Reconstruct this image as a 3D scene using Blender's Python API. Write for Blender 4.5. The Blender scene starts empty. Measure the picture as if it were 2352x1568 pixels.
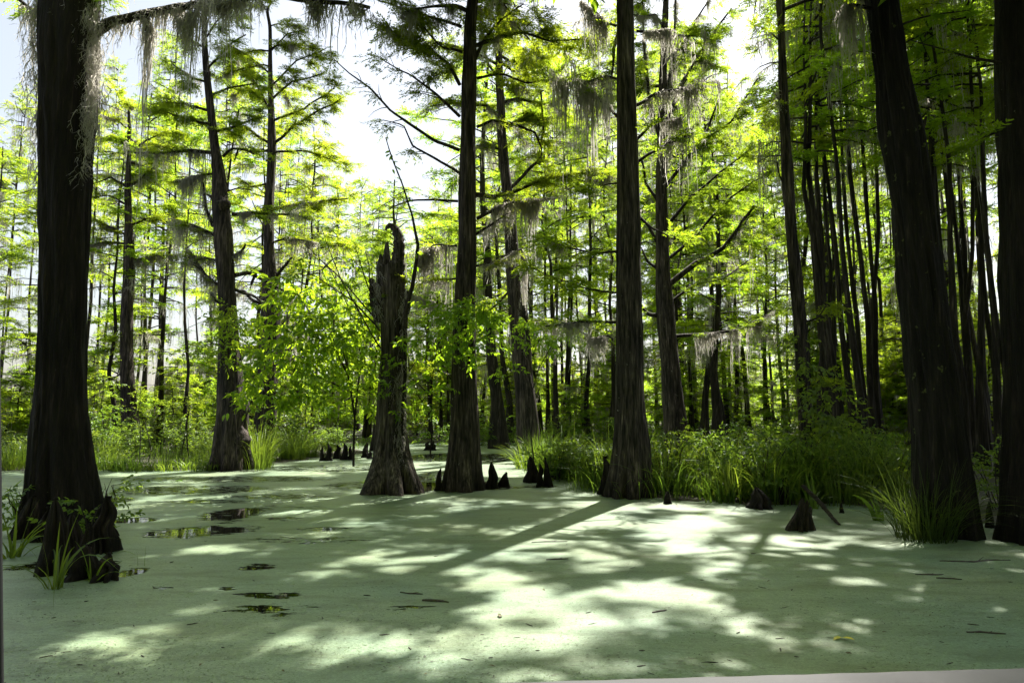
import bpy, math, numpy as np
from mathutils import Vector

# ----------------------------------------------------------------- camera, sky, sun, exposure
scn = bpy.context.scene
C = scn.collection
R_ = math.radians
PITCH = R_(6.04); FPX = 1568.0; EYE = 1.6
cam_d = bpy.data.cameras.new('camera'); cam = bpy.data.objects.new('camera', cam_d); C.objects.link(cam)
cam.location = (0, 0, EYE); cam.rotation_euler = (R_(90) + PITCH, 0, 0)
cam_d.sensor_width = 36; cam_d.lens = 24; cam_d.clip_start = 0.05; cam_d.clip_end = 2000
scn.camera = cam
SUN_EL, SUN_AZ = R_(58), R_(27)
SUNV = np.array([math.sin(SUN_AZ) * math.cos(SUN_EL), math.cos(SUN_AZ) * math.cos(SUN_EL), math.sin(SUN_EL)])
world = bpy.data.worlds.new('World'); scn.world = world; world.use_nodes = True
wn = world.node_tree.nodes; wl = world.node_tree.links
sky = wn.new('ShaderNodeTexSky'); sky.sky_type = 'NISHITA'; sky.sun_disc = False
sky.sun_elevation = SUN_EL; sky.sun_rotation = SUN_AZ
sky.air_density = 1.3; sky.dust_density = 2.5; sky.ozone_density = 1.0
wn['Background'].inputs['Strength'].default_value = 0.06
veil = wn.new('ShaderNodeHueSaturation'); veil.inputs['Saturation'].default_value = 0.5      # thin high cloud veils the blue
wl.new(sky.outputs[0], veil.inputs['Color']); wl.new(veil.outputs[0], wn['Background'].inputs['Color'])
sun_d = bpy.data.lights.new('sun', 'SUN'); sun_d.energy = 5.0; sun_d.angle = R_(0.65); sun_d.color = (1.0, 0.95, 0.86)
sun = bpy.data.objects.new('sun', sun_d); C.objects.link(sun)
sun.rotation_euler = Vector(SUNV).to_track_quat('Z', 'Y').to_euler(); sun.location = (10, 20, 40)
scn.view_settings.view_transform = 'Standard'; scn.view_settings.look = 'None'
scn.view_settings.exposure = 1.78; scn.view_settings.gamma = 1.0
cy = scn.cycles
cy.use_denoising = True; cy.max_bounces = 7; cy.diffuse_bounces = 3; cy.glossy_bounces = 3; cy.transmission_bounces = 4
cy.transparent_max_bounces = 6; cy.caustics_reflective = False; cy.caustics_refractive = False
cy.use_adaptive_sampling = True; cy.adaptive_threshold = 0.015; cy.sample_clamp_indirect = 6

# ----------------------------------------------------------------- picture <-> place (measured on a 2352 px wide copy)
def P(px, py, Y):
    u = (px - 1176) / FPX; v = (784 - py) / FPX
    dy = math.cos(PITCH) - math.sin(PITCH) * v; dz = math.sin(PITCH) + math.cos(PITCH) * v
    return np.array([u / dy * Y, Y, EYE + dz / dy * Y])
def G(px, py):
    v = (784 - py) / FPX
    dy = math.cos(PITCH) - math.sin(PITCH) * v; dz = math.sin(PITCH) + math.cos(PITCH) * v
    return P(px, py, -EYE * dy / dz)
def mpp(Y, z=1.6):                       # metres that one picture pixel covers at distance Y, height z
    return (Y * math.cos(PITCH) + (z - EYE) * math.sin(PITCH)) / FPX

# ----------------------------------------------------------------- mesh and object helpers
def mesh(name, chunks, smooth=True):
    chunks = [c for c in chunks if len(c[0]) and len(c[1])]
    V = np.concatenate([c[0] for c in chunks]).astype(np.float32)
    off = 0; loops = []; tot = []
    for v, f in chunks:
        f = np.asarray(f); loops.append((f + off).ravel()); tot.append(np.full(len(f), f.shape[1])); off += len(v)
    loops = np.concatenate(loops).astype(np.int32); tot = np.concatenate(tot).astype(np.int32)
    me = bpy.data.meshes.new(name)
    me.vertices.add(len(V)); me.vertices.foreach_set('co', V.ravel())
    me.loops.add(len(loops)); me.loops.foreach_set('vertex_index', loops)
    me.polygons.add(len(tot))
    st = np.concatenate([[0], np.cumsum(tot)[:-1]]).astype(np.int32)
    me.polygons.foreach_set('loop_start', st); me.polygons.foreach_set('loop_total', tot)
    me.polygons.foreach_set('use_smooth', np.full(len(tot), smooth))
    me.update(calc_edges=True)
    return me
def tag(o, label=None, cat=None, group=None, kind=None):
    if label: o['label'] = label
    if cat: o['category'] = cat
    if group: o['group'] = group
    if kind: o['kind'] = kind
    return o
def obj(name, chunks, m, parent=None, origin=None, smooth=True):
    if origin is not None: chunks = [(np.asarray(v) - origin, f) for v, f in chunks]
    me = mesh(name, chunks, smooth); me.materials.append(m)
    o = bpy.data.objects.new(name, me); C.objects.link(o)
    if parent is not None: o.parent = parent
    elif origin is not None: o.location = origin
    return o
def thing(name, label, cat, loc=(0, 0, 0), group=None):
    o = bpy.data.objects.new(name, None); C.objects.link(o); o.location = loc; o.empty_display_size = 0.3
    return tag(o, label, cat, group)
def copy_tree(o, parent=None):
    c = o.copy(); C.objects.link(c)
    if parent is not None: c.parent = parent
    for ch in list(o.children): copy_tree(ch, c)
    return c
class Proto:
    """first use moves the thing itself, later uses copy it"""
    def __init__(s, o): s.o = o; s.used = False
    def put(s, loc, rz, sc, label=None, group=None, sz=None):
        c = s.o if not s.used else copy_tree(s.o)
        s.used = True
        c.location = loc; c.rotation_euler = (0, 0, rz); c.scale = (sc, sc, sc * (sz or 1))
        tag(c, label, None, group); return c

# ----------------------------------------------------------------- numeric helpers
def vnoise(u, v, seed, pu=None):
    r = np.random.default_rng(seed).random((64, 64)); pu = pu or 64
    u0 = np.floor(u).astype(int); v0 = np.floor(v).astype(int); fu = u - u0; fv = v - v0
    fu = fu * fu * (3 - 2 * fu); fv = fv * fv * (3 - 2 * fv)
    g = lambda a, b: r[(a % pu) % 64, b % 64]
    return (g(u0, v0) * (1 - fu) + g(u0 + 1, v0) * fu) * (1 - fv) + (g(u0, v0 + 1) * (1 - fu) + g(u0 + 1, v0 + 1) * fu) * fv - 0.5
def resample(pts, rad, step, smooth=0.0):
    pts = np.asarray(pts, float); rad = np.asarray(rad, float)
    d = np.concatenate([[0], np.cumsum(np.linalg.norm(np.diff(pts, axis=0), axis=1))])
    n = max(3, int(d[-1] / step) + 1); t = np.linspace(0, d[-1], n)
    q = np.stack([np.interp(t, d, pts[:, k]) for k in range(3)], 1); r = np.interp(t, d, rad)
    if smooth > 0:
        w = max(1, int(smooth / (d[-1] / (n - 1))))
        if w > 1 and n > 2 * w:
            k = np.ones(2 * w + 1); k /= k.sum()
            for a in range(3):
                e = np.concatenate([2 * q[0, a] - q[w:0:-1, a], q[:, a], 2 * q[-1, a] - q[-2:-w - 2:-1, a]])
                q[:, a] = np.convolve(e, k, 'valid')
            e = np.concatenate([np.full(w, r[0]), r, np.full(w, r[-1])]); r = np.convolve(e, k, 'valid')
    return q, r
def grid_faces(n, m, wrap=True):
    i = np.arange(n - 1)[:, None]; j = np.arange(m if wrap else m - 1)[None, :]; j2 = (j + 1) % m
    return np.stack([i * m + j, i * m + j2, (i + 1) * m + j2, (i + 1) * m + j], -1).reshape(-1, 4)
def trunk_geo(pts, rad, seed, nseg=48, step=0.08, flute=0.0, fh=0.8, bark=0.012, smooth=0.5, lump=0.05, jag=0.0):
    """upright stem with horizontal rings, fluted foot and ridged bark"""
    q, r = resample(pts, rad, step, smooth); n = len(q)
    th = np.linspace(0, 2 * np.pi, nseg, endpoint=False)[None, :]; z = q[:, 2][:, None]; rg = np.random.default_rng(seed)
    a = th / (2 * np.pi)
    R = np.repeat(r[:, None], nseg, 1)
    R = R * (1 + lump * 2 * (vnoise(a * 5, z * 0.9, seed + 1, 5) + 0.5 * vnoise(a * 9, z * 2.3, seed + 2, 9)))
    if flute > 0:
        e = flute * np.exp(-np.maximum(z, 0) / fh); ph = rg.random(3) * 6.28
        w5 = th + 0.25 * np.sin(2 * th + ph[2])
        R = R * (1 + e * (1.1 - 2.6 * np.abs(np.cos(3.0 * w5 + ph[0])) ** 5 - 1.2 * np.abs(np.cos(5.0 * w5 + ph[1])) ** 7 + 0.25 * np.cos(2 * th + ph[2])))
    k = max(8, nseg // 3); tw = a + z * 0.012
    R = R + bark * (vnoise(tw * k, z * 0.9, seed + 3, k) * 3.0 + vnoise(tw * 2 * k, z * 3.0, seed + 4, 2 * k) * 1.2 - (1.15 if nseg >= 40 else 0.5))
    V = np.stack([q[:, 0][:, None] + R * np.cos(th), q[:, 1][:, None] + R * np.sin(th), np.repeat(z, nseg, 1)], -1)
    if jag > 0:
        w = np.clip((np.arange(n) - (n - 8)) / 8, 0, 1)[:, None]
        V[..., 2] += w * jag * (2 * vnoise(a * 6, 0 * a + 3.3, seed + 6, 6) + 1.2 * vnoise(a * 14, 0 * a + 7.1, seed + 7, 14))
    V = V.reshape(-1, 3); F = grid_faces(n, nseg)
    cap = np.array([q[-1] - [0, 0, jag * 0.6]]); ci = len(V); j = np.arange(nseg)
    T = np.stack([(n - 1) * nseg + j, (n - 1) * nseg + (j + 1) % nseg, np.full(nseg, ci)], 1)
    return [(np.concatenate([V, cap]), F), (np.concatenate([V[-nseg:], cap]), np.stack([j, (j + 1) % nseg, np.full(nseg, nseg)], 1))]
def tube(pts, rad, seed=0, nseg=7, step=0.12, rough=0.12, wob=0.0, smooth=0.15):
    q, r = resample(pts, rad, step, smooth); n = len(q); rg = np.random.default_rng(seed)
    if wob > 0:
        s = np.arange(n) * step
        for k in range(3): q[:, k] += wob * 2 * vnoise(s * 1.7 + k * 11, s * 0 + k, seed + 9) * np.clip(np.arange(n) / 3, 0, 1)
    t = np.gradient(q, axis=0); t /= np.linalg.norm(t, axis=1)[:, None] + 1e-9
    ref = np.array([0, 0, 1.0]) if np.abs(t[:, 2]).mean() < 0.75 else np.array([0.3, 1.0, 0])
    s1 = np.cross(t, ref); s1 /= np.linalg.norm(s1, axis=1)[:, None] + 1e-9; s2 = np.cross(s1, t)
    th = np.linspace(0, 2 * np.pi, nseg, endpoint=False)
    rr = r[:, None] * (1 + rough * 2 * (rg.random((n, nseg)) - 0.5))
    V = q[:, None, :] + rr[..., None] * (np.cos(th)[None, :, None] * s1[:, None, :] + np.sin(th)[None, :, None] * s2[:, None, :])
    V = V.reshape(-1, 3); caps = np.array([q[0], q[-1]]); j = np.arange(nseg); b = len(V)
    T = np.concatenate([np.stack([j, (j + 1) % nseg, np.full(nseg, b)], 1),
                        np.stack([(n - 1) * nseg + (j + 1) % nseg, (n - 1) * nseg + j, np.full(nseg, b + 1)], 1)])
    V = np.concatenate([V, caps])
    F4 = grid_faces(n, nseg); F4 = np.concatenate([F4, np.concatenate([T, T[:, 2:]], 1)]) if False else F4
    return [(V, F4), (V, T)]
def strips(cen, wid, side):
    """ribbons: cen (n,s,3), wid (n,s), side (n,3) or (n,s,3)"""
    if side.ndim == 2: side = side[:, None, :]
    a = cen - side * wid[..., None] / 2; b = cen + side * wid[..., None] / 2
    n, s, _ = cen.shape; V = np.stack([a, b], 2).reshape(-1, 3)
    base = (np.arange(n) * s * 2)[:, None]; k = np.arange(s - 1)[None, :] * 2
    F = np.stack([base + k, base + k + 1, base + k + 3, base + k + 2], -1).reshape(-1, 4)
    return [(V, F)]
def rot(yaw, pitch, roll):
    cy_, sy = np.cos(yaw), np.sin(yaw); cp, sp = np.cos(pitch), np.sin(pitch); cr, sr = np.cos(roll), np.sin(roll)
    z = np.zeros_like(cy_); o = np.ones_like(cy_)
    Rz = np.stack([np.stack([cy_, -sy, z], -1), np.stack([sy, cy_, z], -1), np.stack([z, z, o], -1)], -2)
    Ry = np.stack([np.stack([cp, z, -sp], -1), np.stack([z, o, z], -1), np.stack([sp, z, cp], -1)], -2)
    Rx = np.stack([np.stack([o, z, z], -1), np.stack([z, cr, -sr], -1), np.stack([z, sr, cr], -1)], -2)
    return Rz @ Ry @ Rx
LEAF4 = np.array([[0, 0, 0], [0.45, -0.5, 0.0], [1, 0, 0], [0.45, 0.5, 0.0]])
LEAF6 = np.array([[0, 0, 0], [0.25, -0.42, 0.06], [0.62, -0.4, 0.04], [1, 0, -0.08], [0.62, 0.4, 0.04], [0.25, 0.42, 0.06]])
def leaves(pos, yaw, pitch, roll, ln, wd, shape=LEAF4):
    """n leaves -> (n,K,3)"""
    L = shape[None] * np.stack([ln, wd, ln], -1)[:, None, :]
    return np.einsum('nij,nkj->nki', rot(yaw, pitch, roll), L) + pos[:, None, :]
def leaf_chunk(A):
    n, k, _ = A.shape
    return (A.reshape(-1, 3), np.arange(n * k).reshape(n, k))
def spray_template(rg, twigs=5, L=0.55, ll=0.09, lw=0.024, per=22):
    out = []
    for i in range(twigs):
        az = (i - (twigs - 1) / 2) * 0.42 + rg.normal(0, 0.12); ln = L * rg.uniform(0.6, 1.05) * (1 - 0.12 * abs(i - (twigs - 1) / 2))
        t = np.linspace(0.08, 1, per); s = np.where(np.arange(per) % 2, 1, -1)
        p = np.stack([np.cos(az) * ln * t, np.sin(az) * ln * t, -0.16 * ln * t ** 2 + rg.normal(0, 0.012, per)], 1)
        yaw = az + s * rg.uniform(0.5, 1.15, per) * (1 - 0.55 * t); n = per
        out.append(leaves(p, yaw, rg.normal(-0.15, 0.3, n), rg.normal(0, 0.45, n), ll * rg.uniform(0.7, 1.25, n), lw * rg.uniform(0.8, 1.3, n)))
    return np.concatenate(out)
_rg = np.random.default_rng(5)
SPRAY_N = [spray_template(_rg) for _ in range(8)]                                     # fine, near trees
SPRAY_F = [spray_template(_rg, 5, 0.66, 0.115, 0.032, 17) for _ in range(8)]            # coarser, far trees
SPRAY_C = [spray_template(_rg, 4, 0.60, 0.17, 0.075, 12) for _ in range(8)]           # high canopy
def broad_template(rg, n=14, L=0.5, ll=0.12, lw=0.05):
    t = np.sort(rg.uniform(0.15, 1, n)); s = np.where(np.arange(n) % 2, 1, -1)
    p = np.stack([L * t, rg.normal(0, 0.02, n), -0.12 * L * t ** 2], 1)
    return leaves(p, s * rg.uniform(0.3, 1.2, n), rg.normal(-0.45, 0.35, n), rg.normal(0, 0.5, n), ll * rg.uniform(0.6, 1.25, n), lw * rg.uniform(0.75, 1.25, n), LEAF6)
BROAD = [broad_template(_rg) for _ in range(8)]
BROAD_S = [broad_template(_rg, 16, 0.4, 0.085, 0.042) for _ in range(8)]
BROAD_L = [broad_template(_rg, 14, 0.6, 0.17, 0.066) for _ in range(8)]
def place(templates, pos, yaw, pitch, roll, sc, rg):
    pos = np.asarray(pos); ti = rg.integers(0, len(templates), len(pos)); out = []
    for k, T in enumerate(templates):
        m = ti == k
        if not m.any(): continue
        A = np.einsum('nij,mkj->nmki', rot(yaw[m], pitch[m], roll[m]), T) * sc[m][:, None, None, None] + pos[m][:, None, None, :]
        out.append(leaf_chunk(A.reshape(-1, T.shape[1], 3)))
    return out
def moss_strands(pos, length, rg, width=0.014, seg=6, sway=0.05):
    """hanging strands from each point"""
    pos = np.asarray(pos); n = len(pos); t = np.linspace(0, 1, seg + 1)
    c = np.repeat(pos[:, None, :], seg + 1, 1).copy(); c[..., 2] -= length[:, None] * t[None]
    w = np.cumsum(rg.normal(0, 1, (n, seg + 1, 2)), 1) * sway * 0.35; w[:, 0] = 0; c[..., :2] += w
    a = rg.uniform(0, np.pi, n); side = np.stack([np.cos(a), np.sin(a), 0 * a], 1)
    wd = width * rg.uniform(0.6, 1.6, n)[:, None] * (1.15 - t[None]) * rg.uniform(0.5, 1.4, (n, seg + 1))
    ch = strips(c, wd, side)
    # short curls off the strands
    m = n * 3; i = rg.integers(0, n, m); k = rg.integers(0, seg, m); p = c[i, k]
    e = p + np.stack([rg.normal(0, 0.05, m), rg.normal(0, 0.05, m), -rg.uniform(0.02, 0.12, m)], 1)
    ch += strips(np.stack([p, (p + e) / 2 + rg.normal(0, 0.012, (m, 3)), e], 1), np.full((m, 3), width * 0.6) * [1, 0.8, 0.3], side[i])
    return ch
def beard(p0, p1, n, lmax, rg, spread=0.08, width=0.017):
    n = int(n * 3.2); lmax *= 2.9; p1 = p1 + (p1 - p0) * 0.8
    """a curtain of moss between two points of a bough"""
    t = rg.uniform(0, 1, n); pos = p0 + (p1 - p0) * t[:, None] + rg.normal(0, spread, (n, 3)) * [1, 1, 0.3]
    env = 0.12 + 0.88 * np.clip(np.abs(vnoise(t * 6 + rg.uniform(0, 40), t * 0 + 1.5, int(rg.integers(1000))) * 2), 0, 1) ** 1.3
    return moss_strands(pos, lmax * env * (0.12 + 1.0 * rg.random(n) ** 1.2), rg, width)

# ----------------------------------------------------------------- materials
def mat(name):
    m = bpy.data.materials.new(name); m.use_nodes = True; nt = m.node_tree; nt.nodes.clear()
    return m, nt.nodes, nt.links
def N(nodes, t, **kw):
    n = nodes.new(t)
    for k, v in kw.items():
        if k in n.inputs: n.inputs[k].default_value = v
        else: setattr(n, k, v)
    return n
def ramp(nodes, stops):
    r = nodes.new('ShaderNodeValToRGB'); e = r.color_ramp.elements
    while len(e) < len(stops): e.new(0.5)
    for k, (p, c) in enumerate(stops): e[k].position = p; e[k].color = (*c, 1) if len(c) == 3 else c
    return r
def leaf_mat(name, dark, light, trans, tmix=0.55, gloss=0.12, rough=0.4, dead=None):
    m, n, l = mat(name)
    out = N(n, 'ShaderNodeOutputMaterial'); geo = N(n, 'ShaderNodeNewGeometry'); oi = N(n, 'ShaderNodeObjectInfo')
    tc = N(n, 'ShaderNodeTexCoord'); nz = N(n, 'ShaderNodeTexNoise', Scale=0.9, Detail=2.0); l.new(tc.outputs['Object'], nz.inputs['Vector'])
    a = N(n, 'ShaderNodeMath', operation='MULTIPLY_ADD'); a.inputs[1].default_value = 0.6
    l.new(geo.outputs['Random Per Island'], a.inputs[0])
    b = N(n, 'ShaderNodeMath', operation='MULTIPLY_ADD'); b.inputs[1].default_value = 0.7; b.inputs[2].default_value = -0.2
    l.new(nz.outputs[0], b.inputs[0]); l.new(b.outputs[0], a.inputs[2])
    c1 = ramp(n, [(0.0, dark), (1.0, light)]); l.new(a.outputs[0], c1.inputs[0])
    c2 = ramp(n, [(0.0, tuple(x * 0.55 for x in trans)), (1.0, trans)]); l.new(a.outputs[0], c2.inputs[0])
    if dead:                             # some leaves are dry and straw coloured
        for cr, dc_ in ((c1, dead), (c2, tuple(x * 1.6 for x in dead))):
            e = cr.color_ramp.elements.new(0.86); e.color = (*(light if cr is c1 else trans), 1); cr.color_ramp.elements[2].position = 0.92; cr.color_ramp.elements[2].color = (*dc_, 1)
    hs = N(n, 'ShaderNodeHueSaturation'); hv = N(n, 'ShaderNodeMapRange'); hv.inputs[3].default_value = 0.485; hv.inputs[4].default_value = 0.52
    l.new(oi.outputs['Random'], hv.inputs[0]); l.new(hv.outputs[0], hs.inputs['Hue']); l.new(c2.outputs[0], hs.inputs['Color'])
    d = N(n, 'ShaderNodeBsdfDiffuse'); t = N(n, 'ShaderNodeBsdfTranslucent'); mx = N(n, 'ShaderNodeMixShader'); mx.inputs[0].default_value = tmix
    l.new(c1.outputs[0], d.inputs['Color']); l.new(hs.outputs[0], t.inputs['Color']); l.new(d.outputs[0], mx.inputs[1]); l.new(t.outputs[0], mx.inputs[2])
    g = N(n, 'ShaderNodeBsdfGlossy', Roughness=rough); g.inputs['Color'].default_value = (0.8, 0.85, 0.8, 1)
    fm = N(n, 'ShaderNodeValue'); fm.outputs[0].default_value = gloss * 0.6
    m2 = N(n, 'ShaderNodeMixShader'); l.new(fm.outputs[0], m2.inputs[0]); l.new(mx.outputs[0], m2.inputs[1]); l.new(g.outputs[0], m2.inputs[2])
    l.new(m2.outputs[0], out.inputs['Surface']); return m
def bark_mat(name, dark, light, spots=None, spot_lo=0.66, sx=14.0, wet=True):
    m, n, l = mat(name)
    out = N(n, 'ShaderNodeOutputMaterial'); p = N(n, 'ShaderNodeBsdfPrincipled', Roughness=0.85); p.inputs['Specular IOR Level'].default_value = 0.25
    tc = N(n, 'ShaderNodeTexCoord'); mp = N(n, 'ShaderNodeMapping'); mp.inputs['Scale'].default_value = (sx, sx, sx * 0.09)
    l.new(tc.outputs['Object'], mp.inputs['Vector'])
    n1 = N(n, 'ShaderNodeTexNoise', Scale=1.0, Detail=6.0, Roughness=0.65); l.new(mp.outputs[0], n1.inputs['Vector'])
    m2 = N(n, 'ShaderNodeMapping'); m2.inputs['Scale'].default_value = (sx * 3, sx * 3, sx * 0.22); l.new(tc.outputs['Object'], m2.inputs['Vector'])
    n2 = N(n, 'ShaderNodeTexNoise', Scale=1.0, Detail=4.0); l.new(m2.outputs[0], n2.inputs['Vector'])
    ad = N(n, 'ShaderNodeMath', operation='MULTIPLY_ADD'); ad.inputs[1].default_value = 0.45; l.new(n2.outputs[0], ad.inputs[0])
    sb = N(n, 'ShaderNodeMath', operation='MULTIPLY_ADD'); sb.inputs[1].default_value = 0.8; sb.inputs[2].default_value = -0.1
    l.new(n1.outputs[0], sb.inputs[0]); l.new(sb.outputs[0], ad.inputs[2])
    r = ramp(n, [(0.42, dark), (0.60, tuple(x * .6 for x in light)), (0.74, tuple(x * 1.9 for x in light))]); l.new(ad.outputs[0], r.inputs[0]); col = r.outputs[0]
    nb = N(n, 'ShaderNodeTexNoise', Scale=0.55, Detail=3.0); l.new(tc.outputs['Object'], nb.inputs['Vector'])
    rb = ramp(n, [(0.35, (0.55, 0.55, 0.55)), (0.7, (1.25, 1.2, 1.15))]); l.new(nb.outputs[0], rb.inputs[0])
    mm = N(n, 'ShaderNodeMixRGB', blend_type='MULTIPLY'); mm.inputs[0].default_value = 1; l.new(col, mm.inputs[1]); l.new(rb.outputs[0], mm.inputs[2]); col = mm.outputs[0]
    if spots:
        ns = N(n, 'ShaderNodeTexNoise', Scale=7.0, Detail=4.0, Roughness=0.6); l.new(tc.outputs['Object'], ns.inputs['Vector'])
        rs = ramp(n, [(spot_lo, (0, 0, 0)), (spot_lo + 0.03, (1, 1, 1))]); l.new(ns.outputs[0], rs.inputs[0])
        ms = N(n, 'ShaderNodeMixRGB'); l.new(rs.outputs[0], ms.inputs[0]); l.new(col, ms.inputs[1]); ms.inputs[2].default_value = (*spots, 1); col = ms.outputs[0]
    if wet:                              # damp, stained foot just above the water line (a stain of the bark itself)
        sx_ = N(n, 'ShaderNodeSeparateXYZ'); l.new(tc.outputs['Object'], sx_.inputs[0])
        wz = N(n, 'ShaderNodeMath', operation='MULTIPLY_ADD'); wz.inputs[1].default_value = 0.35; l.new(nb.outputs[0], wz.inputs[0]); l.new(sx_.outputs[2], wz.inputs[2])
        rw = ramp(n, [(0.25, (0.42, 0.4, 0.38)), (0.62, (1, 1, 1))]); l.new(wz.outputs[0], rw.inputs[0])
        mw = N(n, 'ShaderNodeMixRGB', blend_type='MULTIPLY'); mw.inputs[0].default_value = 1; l.new(col, mw.inputs[1]); l.new(rw.outputs[0], mw.inputs[2]); col = mw.outputs[0]
    l.new(col, p.inputs['Base Color'])
    bp = N(n, 'ShaderNodeBump', Strength=1.0, Distance=0.06); l.new(ad.outputs[0], bp.inputs['Height']); l.new(bp.outputs[0], p.inputs['Normal'])
    l.new(p.outputs[0], out.inputs['Surface']); return m
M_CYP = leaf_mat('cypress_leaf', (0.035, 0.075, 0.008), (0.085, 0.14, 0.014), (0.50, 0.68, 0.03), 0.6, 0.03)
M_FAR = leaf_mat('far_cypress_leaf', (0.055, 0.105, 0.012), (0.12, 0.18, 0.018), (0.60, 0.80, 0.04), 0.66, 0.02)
M_BROAD = leaf_mat('broad_leaf', (0.03, 0.085, 0.008), (0.07, 0.15, 0.014), (0.52, 0.80, 0.03), 0.65, 0.05, 0.35)
M_SHRUB = leaf_mat('shrub_leaf', (0.035, 0.08, 0.010), (0.085, 0.15, 0.018), (0.38, 0.55, 0.04), 0.58, 0.06, 0.4)
M_GRASS = leaf_mat('reed_blade', (0.025, 0.055, 0.008), (0.075, 0.12, 0.02), (0.27, 0.41, 0.03), 0.52, 0.05, 0.4, (0.20, 0.155, 0.07))
M_MOSS = leaf_mat('spanish_moss', (0.26, 0.25, 0.225), (0.50, 0.48, 0.44), (0.80, 0.76, 0.68), 0.58, 0.0)
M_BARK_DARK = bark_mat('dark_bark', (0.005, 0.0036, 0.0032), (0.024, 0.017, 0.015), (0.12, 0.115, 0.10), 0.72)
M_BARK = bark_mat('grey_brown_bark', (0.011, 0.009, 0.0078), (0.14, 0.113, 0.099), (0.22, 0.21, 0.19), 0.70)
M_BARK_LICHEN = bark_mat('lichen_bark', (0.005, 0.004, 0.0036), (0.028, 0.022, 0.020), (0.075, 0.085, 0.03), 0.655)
M_BARK_FAR = bark_mat('far_bark', (0.016, 0.013, 0.011), (0.085, 0.072, 0.062), None, sx=9)
M_LIMB = bark_mat('bough_bark', (0.014, 0.011, 0.0095), (0.085, 0.070, 0.060), None, sx=10, wet=False)
M_KNEE = bark_mat('knee_bark', (0.010, 0.008, 0.007), (0.05, 0.036, 0.030), None, sx=16)
M_ROT = bark_mat('rotten_wood', (0.012, 0.010, 0.008), (0.06, 0.045, 0.035), None, sx=18, wet=False)

def soil_mat():
    m, n, l = mat('dark_mud'); out = N(n, 'ShaderNodeOutputMaterial'); p = N(n, 'ShaderNodeBsdfPrincipled', Roughness=0.9)
    tc = N(n, 'ShaderNodeTexCoord'); a = N(n, 'ShaderNodeTexNoise', Scale=3.0, Detail=8.0); l.new(tc.outputs['Object'], a.inputs['Vector'])
    r = ramp(n, [(0.35, (0.018, 0.014, 0.010)), (0.6, (0.045, 0.042, 0.020)), (0.75, (0.05, 0.07, 0.02))]); l.new(a.outputs[0], r.inputs[0]); l.new(r.outputs[0], p.inputs['Base Color'])
    b = N(n, 'ShaderNodeBump', Strength=0.8, Distance=0.05); l.new(a.outputs[0], b.inputs['Height']); l.new(b.outputs[0], p.inputs['Normal'])
    l.new(p.outputs[0], out.inputs['Surface']); return m
M_SOIL = soil_mat()
def water_mat():
    m, n, l = mat('swamp_water'); out = N(n, 'ShaderNodeOutputMaterial'); p = N(n, 'ShaderNodeBsdfPrincipled', Roughness=0.03)
    p.inputs['Base Color'].default_value = (0.010, 0.010, 0.006, 1); p.inputs['IOR'].default_value = 1.33
    tc = N(n, 'ShaderNodeTexCoord'); a = N(n, 'ShaderNodeTexNoise', Scale=2.2, Detail=3.0); l.new(tc.outputs['Object'], a.inputs['Vector'])
    b = N(n, 'ShaderNodeBump', Strength=0.05, Distance=0.02); l.new(a.outputs[0], b.inputs['Height']); l.new(b.outputs[0], p.inputs['Normal'])
    l.new(p.outputs[0], out.inputs['Surface']); return m
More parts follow.
